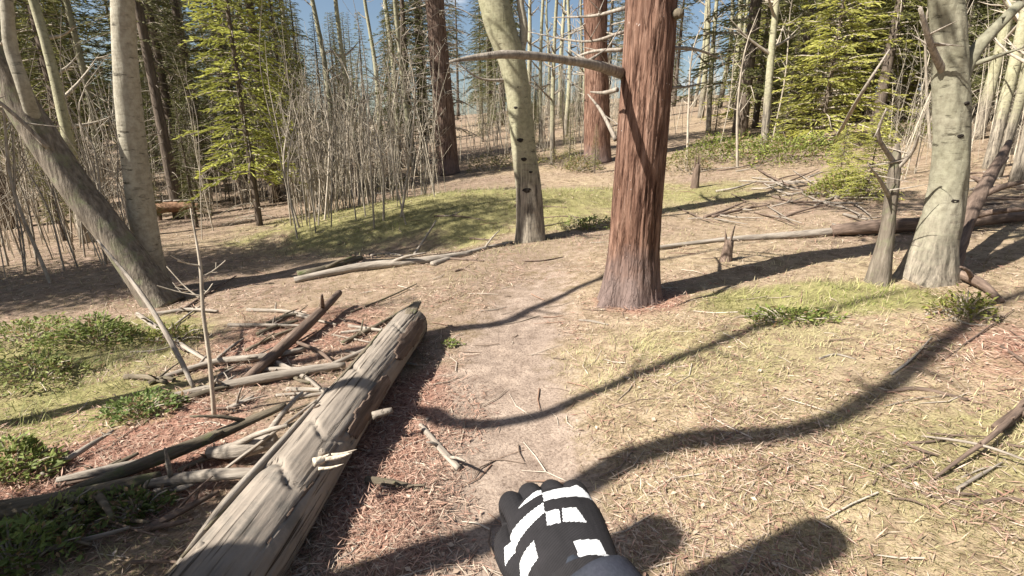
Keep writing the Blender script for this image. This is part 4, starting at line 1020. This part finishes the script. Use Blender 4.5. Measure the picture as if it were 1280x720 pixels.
for k in range(14):
    px = rnd.uniform(440, 760); py = rnd.uniform(235, 345); L = rnd.uniform(25, 70); r0 = rnd.uniform(.008, .02)
    stick('weathered stick lying in the grass between the hollow and the stout pine', [(px, py), (px + L * .5, py + rnd.uniform(-3, 2)), (px + L, py + rnd.uniform(-9, 6))], [r0, r0 * .9, r0 * .4], rnd.choice(['dead', 'brown_dead', 'mossy']), group='weathered sticks in the grass')
for k in range(16):
    px = rnd.uniform(40, 250); py = rnd.uniform(560, 705); a = rnd.gauss(-.3, .3); L = rnd.uniform(50, 140); r0 = rnd.uniform(.006, .016)
    stick('dead stick in the pile beside the big log and the mossy branch', [(px, py), (px + L * .5, py + L * .5 * math.sin(a) + rnd.uniform(-5, 5)), (px + L * .85, py + L * .85 * math.sin(a))], [r0, r0 * .95, r0 * .5], rnd.choice(['dead', 'mossy', 'brown_dead']), group='dead sticks piled beside the log', lift=[.01, .03, .05])
# a white dead limb leaning on the firs and a few upright dead sticks
fallen('dead_branch', 'white dead limb leaning into the bright young firs', 'branch', [P(1040, 182), atY(1075, 120, 9.5), atY(1112, 62, 9.2)], [.04, .03, .012], M['dead'], 10, 18)
fallen('dead_stick', 'white upright stick poking out of the green bushes', 'stick', [P(1042, 182), atY(1050, 160, P(1042, 182).y), atY(1056, 150, P(1042, 182).y)], [.035, .03, .012], M['dead'], 8, 10)
# shattered little stump on the slope
def stump(px, py, label, hgt, r, seed):
    b = P(px, py); root = thing('broken_stump', label, 'stump', b)
    V, Q, T = tube([Vector((0, 0, -.03)), Vector((.01, 0, hgt * .4)), Vector((.02, 0, hgt * .6))], [r * 1.2, r, r * .8], 14, 20, bark_disp(seed, .01, 6, 8, .02, .06))
    obj('stump_wood', mesh_np('stump_wood', V, Q, T, M['brown_dead']), root)
    k = random.Random(seed)
    for w in range(5):
        a = k.uniform(0, 6.28); p = Vector((math.cos(a) * r * .5, math.sin(a) * r * .5, hgt * .5))
        V, Q, T = tube([p, p + Vector((math.cos(a) * .03, math.sin(a) * .03, hgt * k.uniform(.2, .55)))], [.014, .003], 5, 5)
        obj('shard', mesh_np('shard', V, Q, T, M['brown_dead']), root)
stump(907, 326, 'small shattered stump beyond the shadow of the stout pine', .34, .045, 71)
stump(868, 235, 'taller shattered stump at the edge of the deadfall', .75, .07, 72)
# rotten orange log end behind the birch
b = P(200, 276); r_ = .2
root = thing('sawn_log', 'short rotten orange log lying behind the birch', 'log', b + Vector((0, 0, .28)))
V, Q, T = tube([Vector((-.1, 0, 0)), Vector((.35, .1, .02)), Vector((.8, .22, .0))], [.11, .115, .10], 28, 60, bark_disp(81, .03, 10, 9)); obj('log_wood', mesh_np('log_wood', V, Q, T, M['orange_wood']), root)
for k in range(5):
    V, Q, T = tube([Vector((-.08 + k * .2, .02 + .05 * k, .145)), Vector((.1 + k * .2, .05 + .05 * k, .155))], [.05, .04], 8, 6, bark_disp(90 + k, .01, 4, 9), True, .5); obj('bark_flake', mesh_np('bark_flake', V, Q, T, M['dead']), root)
for xo in (-.02, .6):
    V, Q, T = tube([Vector((xo, .05, -.12)), Vector((xo - .02, .05, -.4))], [.05, .055], 10, 6, bark_disp(95, .01, 4, 9)); obj('limb_stub', mesh_np('limb_stub', V, Q, T, M['brown_dead']), root)

# ------------------------------------------------------------------ green shrubs
def shrub(name, label, x, y, rx, ry, hgt, n, lo, hi, leaf=.035, seed=1, group=None, fill=.55):
    k = np.random.default_rng(seed); b = Vector((x, y, Hs(x, y)))
    root = thing(name, label, 'shrub', b, 0, group)
    a = k.uniform(0, 6.28, n); q = np.sqrt(k.random(n)); lump = .15 + 1.7 * fbm(np.cos(a) * 1.5 + q + seed, np.sin(a) * 1.5 + seed, seed, 3)
    px, py = np.cos(a) * q * rx * lump, np.sin(a) * q * ry * lump
    zt = hgt * np.sqrt(np.clip(1 - q ** 2, 0, 1)) * (.45 + 1.1 * fbm(px * 4 / max(rx, .3), py * 4 / max(rx, .3), seed + 3, 3))
    pz = zt * k.uniform(fill * .3, 1, n) ** .6 + H(px + x, py + y) - b.z
    P0 = np.stack([px, py, pz], -1)
    az = a + k.normal(0, .9, n); el = k.normal(.35, .45, n); D = np.stack([np.cos(az) * np.cos(el), np.sin(az) * np.cos(el), np.sin(el)], -1)
    Nn = np.stack([k.normal(0, .5, n), k.normal(0, .5, n), np.ones(n)], -1)
    L = leaf * (.35 + 1.2 * k.random(n) ** 1.5); t = np.clip(k.normal(.5, .3, n), 0, 1)[:, None]
    col = np.array(lo) * (1 - t) + np.array(hi) * t
    dead_ = k.random(n) < .13; col[dead_] = np.array([.30, .20, .11]) * k.uniform(.6, 1.3, (int(dead_.sum()), 1))
    V, Q = diamonds(P0, D, L, L * .48, Nn, .45, .2)
    obj('leaves', mesh_np('leaves', V, Q, None, M['leaf'], np.repeat(col, 4, 0), smooth=False), root)
    g = Geo(); r = random.Random(seed)
    for w in range(26):
        i = r.randrange(n); e = P0[i] * np.array([1.15, 1.15, r.uniform(.8, 1.5)]); V, Q, T = tube([np.array([e[0] * .2, e[1] * .2, -.02]), np.array([e[0] * .6, e[1] * .6, e[2] * .7]), e], [.006, .004, .002], 5, 5, None, False); g.add(V, Q, T)
    obj('stems', g.mesh('stems', M['stem']), root)
G1, G2 = (.12, .15, .04), (.38, .41, .15)
Y1, Y2 = (.13, .15, .03), (.36, .36, .10)
def sh(px, py, rx, ry, h, n, label, lo=G1, hi=G2, leaf=.035, seed=1, name='leafy_shrub', group=None):
    p = P(px, py); shrub(name, label, p.x, p.y, rx, ry, h, n, lo, hi, leaf, seed, group)
sh(125, 428, .36, .22, .20, 2000, 'bright green leafy shrub at the foot of the leaning trunk', G1, (.34, .40, .12), .036, 1)
sh(35, 425, .34, .28, .16, 1500, 'wide green shrub beyond the bright leafy shrub, off the leaning trunk', G1, G2, .036, 2)
sh(175, 518, .20, .12, .10, 900, 'low light green creeping plant below the leaning stick', (.08, .13, .03), (.28, .34, .12), .03, 3)
sh(45, 470, .38, .25, .17, 1500, 'low dark green ground shrub below the bright leafy shrub', G1, G2, .034, 4)
sh(215, 425, .22, .12, .12, 700, 'yellowish tuft of leaves in front of the birch', Y1, Y2, .03, 5)
sh(20, 590, .20, .14, .15, 1100, 'lush green shrub beside the white weathered stick', G1, (.33, .38, .12), .035, 6)
sh(55, 665, .20, .11, .11, 900, 'dark leafy shrub over the rotten mossy branch', G1, G2, .032, 7)
sh(15, 705, .2, .12, .15, 1100, 'light green shrub at the near end of the rotten mossy branch', G1, (.26, .33, .10), .034, 8)
sh(170, 640, .2, .10, .09, 700, 'dark ground leaves beneath the smooth pale stick', G1, (.15, .19, .06), .028, 9)
sh(900, 200, 1.1, .7, .62, 3000, 'round green bush beyond the deadfall, next to the slim white aspen', (.10, .13, .025), (.34, .37, .10), .07, 10, 'green_bush')
sh(985, 202, 1.15, .7, .58, 3000, 'wider green bush beyond the deadfall, under the bright firs', (.10, .13, .025), (.34, .37, .10), .07, 11, 'green_bush')
sh(1055, 245, .55, .35, .42, 2400, 'yellow green bush in front of the deadfall, by the dead grey snag', Y1, Y2, .05, 12, 'green_bush')
sh(1130, 172, .9, .6, .4, 1800, 'low green bush hidden behind the dead grey snag', (.10, .13, .025), (.30, .33, .09), .06, 13, 'green_bush')
sh(735, 285, .35, .25, .16, 900, 'small green shrub between the scarred aspen and the stout pine', G1, G2, .04, 14)
sh(565, 432, .06, .05, .05, 160, 'tiny green seedling at the far end of the big log', (.10, .15, .03), (.30, .36, .10), .022, 15)
sh(985, 400, .35, .16, .07, 1100, 'mossy green tuft in the grass below the shadow of the stout pine', (.10, .14, .03), (.33, .36, .10), .028, 16)
sh(1205, 395, .2, .14, .16, 800, 'yellow green tuft below the mossy aspen foot', Y1, Y2, .03, 17)
for k, (px_, py_, rx_, h_) in enumerate(((610, 214, .7, .5), (655, 205, .8, .45), (700, 208, .7, .5), (725, 214, .5, .35), (860, 214, .6, .5), (480, 236, .6, .35))):
    sh(px_, py_, rx_, .5, h_, 900, 'low dull green and brown shrub at the far edge of the clearing', (.12, .115, .045), (.32, .30, .12), .06, 40 + k, 'low_shrub', 'low shrubs at the far edge')
sh(620, 160, .5, .4, 1.6, 2000, 'upright bright green bush behind the scarred aspen', (.08, .12, .03), (.25, .30, .08), .07, 18, 'green_bush')

# ------------------------------------------------------------------ the walker whose gloved fist shows
def remeshed(name, V, Q, T, voxel, smooth=4):
    """overlapping solids fused into one continuous skin"""
    o = bpy.data.objects.new(name, mesh_np(name, V, Q, T, [])); C.objects.link(o)
    r = o.modifiers.new('fuse', 'REMESH'); r.mode = 'VOXEL'; r.voxel_size = voxel
    sm = o.modifiers.new('smooth', 'SMOOTH'); sm.iterations = smooth; sm.factor = .5
    me = bpy.data.meshes.new_from_object(o.evaluated_get(bpy.context.evaluated_depsgraph_get()))
    bpy.data.objects.remove(o); me.name = name
    return me
def person():
    O = Vector((0, -.10, 0))
    root = thing('person', 'person in dark clothes, a black and white checkered glove on the raised fist', 'person', O)
    J = {}; E_ = []; R = {}
    def j(n, p, r, par=None):
        J[n] = Vector(p) - O; R[n] = r
        if par: E_.append((par, n))
    j('pelvis', (0, -.13, .80), (.13, .10)); j('waist', (0, -.13, .90), (.12, .09), 'pelvis'); j('chest', (0, -.13, 1.05), (.14, .095), 'waist')
    j('upchest', (0, -.13, 1.15), (.125, .08), 'chest'); j('neck', (0, -.13, 1.235), (.048, .048), 'upchest'); j('skull', (0, -.125, 1.32), (.066, .078), 'neck')
    j('crown', (0, -.135, 1.415), (.062, .072), 'skull')
    j('rsh', (.165, -.12, 1.15), (.052, .052), 'upchest'); j('rel', (.20, .03, .93), (.040, .040), 'rsh'); j('rwr', (.088, .285, .985), (.026, .023), 'rel'); j('rpalm', (.055, .385, 1.0), (.026, .014), 'rwr')
    j('lsh', (-.165, -.12, 1.15), (.052, .052), 'upchest'); j('lel', (-.235, -.26, .95), (.040, .040), 'lsh'); j('lwr', (-.245, -.05, .83), (.026, .023), 'lel'); j('lpalm', (-.24, .04, .80), (.026, .014), 'lwr')
    j('rhip', (.085, -.13, .76), (.080, .080), 'pelvis'); j('rthigh', (.095, -.16, .60), (.068, .070), 'rhip'); j('rknee', (.095, -.16, .43), (.048, .050), 'rthigh')
    j('rcalf', (.095, -.27, .31), (.048, .050), 'rknee'); j('rank', (.095, -.40, .13), (.034, .036), 'rcalf'); j('rheel', (.095, -.455, .10), (.034, .03), 'rank'); j('rtoe', (.10, -.29, .035), (.040, .026), 'rank')
    j('lhip', (-.085, -.13, .76), (.080, .080), 'pelvis'); j('lthigh', (-.09, -.05, .61), (.068, .070), 'lhip'); j('lknee', (-.09, .03, .44), (.048, .050), 'lthigh')
    j('lcalf', (-.09, .01, .29), (.047, .050), 'lknee'); j('lank', (-.09, -.02, .10), (.034, .036), 'lcalf'); j('lheel', (-.09, -.055, .045), (.034, .032), 'lank'); j('ltoe', (-.10, .13, .034), (.040, .027), 'lank')
    names = list(J); me = bpy.data.meshes.new('body')
    me.from_pydata([J[n] for n in names], [(names.index(a), names.index(b)) for a, b in E_], [])
    o = obj('body', me, root)
    sk = o.modifiers.new('skin', 'SKIN'); sk.use_smooth_shade = True
    for k, n in enumerate(names):
        v = me.skin_vertices[0].data[k]; v.radius = R[n]; v.use_root = (n == 'pelvis')
    o.modifiers.new('sub', 'SUBSURF').levels = 2; o.modifiers['sub'].render_levels = 2
    m2 = bpy.data.meshes.new_from_object(o.evaluated_get(bpy.context.evaluated_depsgraph_get()))
    o.modifiers.clear(); o.data = m2
    trous = mat_cloth('dark_trousers', (.018, .020, .026), (.045, .048, .058)); jack = mat_cloth('slate_jacket', (.020, .022, .028), (.045, .048, .058), 300)
    skin = mat_cloth('skin', (.42, .25, .18), (.50, .31, .23), 60, .5); hair = mat_cloth('dark_hair', (.02, .014, .01), (.05, .035, .025)); shoe = mat_cloth('shoe_rubber', (.012, .012, .012), (.03, .03, .03))
    m2.materials.clear()
    for mm in (trous, jack, skin, hair, shoe): m2.materials.append(mm)
    for p in m2.polygons:
        c = p.center + O; p.use_smooth = True
        k = 1 if (c.z > .82 or abs(c.x) > .19) else 0
        if c.z > 1.215: k = 2
        if c.z > 1.375 or (c.z > 1.27 and c.y < -.15): k = 3
        if c.z < .10: k = 4
        p.material_index = k
    def bit(nm, pts, rad, mat, pinch=1.0, sides=10, n=8, disp=None):
        V, Q, T = tube([Vector(p) - O for p in pts], rad, sides, n, disp, True, pinch); return obj(nm, mesh_np(nm, V, Q, T, mat), root)
    bit('nose', [(0, -.058, 1.345), (0, -.040, 1.318), (0, -.050, 1.305)], [.007, .012, .009], skin)
    for sg in (1, -1):
        bit('ear', [(sg * .068, -.13, 1.35), (sg * .075, -.133, 1.328), (sg * .069, -.128, 1.30)], [.007, .012, .005], skin, .5)
        bit('eye', [(sg * .028, -.070, 1.345), (sg * .028, -.056, 1.345)], [.011, .005], hair, .7)
    bit('mouth', [(-.02, -.064, 1.278), (0, -.056, 1.276), (.02, -.064, 1.278)], [.003, .005, .003], mat_cloth('lips', (.35, .15, .12), (.4, .18, .14), 60, .5))
    def folds(seed):
        return lambda th, s_, Rr: .0035 * np.sin(2 * th + s_ * 60 + seed) * np.cos(th - s_ * 18) + .003 * (fbm(np.cos(th) * 2 + s_ * 14, np.sin(th) * 2 + s_ * 9, seed, 3) - .5) * 2
    bit('jacket_sleeve', [(.200, .02, .93), (.165, .11, .955), (.122, .21, .975), (.088, .290, .989), (.078, .326, .996), (.071, .346, .999)], [.058, .056, .052, .048, .0465, .046], jack, .92, 40, 60, folds(3))['label'] = 'dark slate sleeve of the raised arm'
    bit('jacket_sleeve', [(-.235, -.25, .945), (-.24, -.16, .90), (-.245, -.06, .838)], [.056, .052, .044], jack, .92, 40, 40, folds(5))
    # gloved fist in its own frame: f towards the knuckles, r across the back of the hand, u out of its back
    def fist(mirror=1):
        g = Geo()
        def t(pts, rad, pinch=1.0, sides=16, n=14): 
            V, Q, T = tube([Vector((a * mirror, b, c)) for a, b, c in pts], rad, sides, n, None, True, pinch); g.add(V, Q, T)
        t([(0, -.125, -.004), (0, -.085, -.003), (0, -.055, -.002)], [.036, .035, .038], .86, 24)          # wrist
        t([(0, -.075, -.004), (0, -.045, 0), (0, -.004, .002), (0, .020, .001), (0, .030, -.004)], [.036, .043, .048, .046, .034], .50, 32, 24)   # back of the hand and palm
        for x0, ln, k in ((-.034, .040, 0), (-.0115, .044, 1), (.0115, .041, 2), (.033, .034, 3)):
            y0 = (.038, .042, .038, .030)[k]
            t([(x0, y0 - .03, .004), (x0, y0, .004), (x0, y0 + .012, -.014), (x0 * .97, y0 + .006, -.004 - ln)], [.011, .0132, .0122, .0115])       # knuckle and first bone
            t([(x0 * .97, y0 + .006, -.004 - ln), (x0 * .95, y0 - .022, -.012 - ln), (x0 * .93, y0 - .036, .012 - ln)], [.0125, .0115, .010])      # fingertip curled into the palm
        t([(-.026, -.045, -.012), (-.044, -.014, -.018), (-.047, .016, -.026), (-.033, .040, -.040), (-.012, .046, -.048)], [.018, .0185, .015, .0135, .010])   # thumb folded over the fingers
        return remeshed('glove', np.concatenate(g.V), np.concatenate(g.Q), np.concatenate(g.T), .0011, 4)
    cG_ = Vector((.0445, .417, 1.003)); f = Vector((-.30, .94, .14)).normalized()
    r = Vector((1, .30, .10)); r = (r - f * r.dot(f)).normalized(); u = r.cross(f)
    Rm = Matrix((r, f, u)).transposed()
    fabric, fn, fl, fb, fo = mat_new('checkered_glove_fabric'); fc = objco(fn)
    va = fn.new('ShaderNodeVertexColor'); va.layer_name = 'print'; edge = ramp(fn, [(.4, (0, 0, 0)), (.6, (1, 1, 1))]); fl.new(va.outputs[0], edge.inputs[0])
    wv = fn.new('ShaderNodeTexWave'); wv.inputs['Scale'].default_value = 260; fl.new(fc, wv.inputs['Vector']); t2 = noise(fn, fl, fc, 45, 5, .65)
    bk = mix(fn, fl, t2.outputs['Fac'], (.010, .0095, .010), (.034, .031, .033)); wh = mix(fn, fl, t2.outputs['Fac'], (.50, .50, .50), (.76, .76, .75))
    fl.new(mix(fn, fl, edge.outputs[0], bk, wh), fb.inputs['Base Color']); fb.inputs['Roughness'].default_value = .75
    bump(fn, fl, fb, mix(fn, fl, .75, wv.outputs['Fac'], t2.outputs['Fac']), .5, .004)
    # white blocks printed on the back of the glove, in its own plane (across, along)
    def onhand(px, py):
        d = ray(px, py); c0 = Vector((0, 0, CAM_H)); k = (cG_ + u * .024 - c0).dot(u) / d.dot(u); w = c0 + d * k - cG_
        return (w.dot(r), w.dot(f))
    BL = [[onhand(*q) for q in poly] for poly in (
        [(646, 631), (664, 612), (676, 604), (677, 616)], [(677.5, 615), (720, 600), (744, 613), (680, 627)],
        [(628, 658), (679, 629), (681, 641), (629, 679)], [(682, 641), (699, 637.5), (701, 654), (684, 657)], [(702.5, 637), (720, 634), (734, 651), (704, 653)],
        [(648, 683), (667, 671), (672, 690), (650, 706)], [(717, 675), (749, 669), (765, 694), (726, 700)])]
    def inside(p, poly):
        sgn = 0
        for k in range(len(poly)):
            a, b = poly[k], poly[(k + 1) % len(poly)]; cr = (b[0] - a[0]) * (p[1] - a[1]) - (b[1] - a[1]) * (p[0] - a[0])
            if cr * sgn < 0: return False
            if cr: sgn = cr
        return True
    def glove(mirror, loc, rot, lab=None):
        gm = fist(mirror); gm.materials.append(fabric)
        nv = len(gm.vertices); co = np.zeros(nv * 3, np.float32); gm.vertices.foreach_get('co', co); co = co.reshape(-1, 3)
        no = np.zeros(nv * 3, np.float32); gm.vertices.foreach_get('normal', no); no = no.reshape(-1, 3)
        w = np.array([1.0 if (c[2] > -.028 and nn[2] > -.25 and any(inside((c[0] * mirror, c[1]), b) for b in BL)) else 0.0 for c, nn in zip(co, no)])
        ca = gm.color_attributes.new('print', 'FLOAT_COLOR', 'POINT'); ca.data.foreach_set('color', np.repeat(w[:, None], 4, 1).astype(np.float32).ravel())
        for p in gm.polygons: p.use_smooth = True
        go = obj('glove', gm, root); go.location = loc - O; go.rotation_euler = rot.to_euler()
        if lab: go['label'] = lab
    glove(1, cG_, Rm, 'black glove with white checker blocks on the clenched fist')
    f2 = Vector((.05, .94, -.32)).normalized(); r2 = Vector((1, 0, 0)); r2 = (r2 - f2 * r2.dot(f2)).normalized()
    glove(-1, Vector((-.24, .06, .795)), Matrix((r2, f2, r2.cross(f2))).transposed())
person()
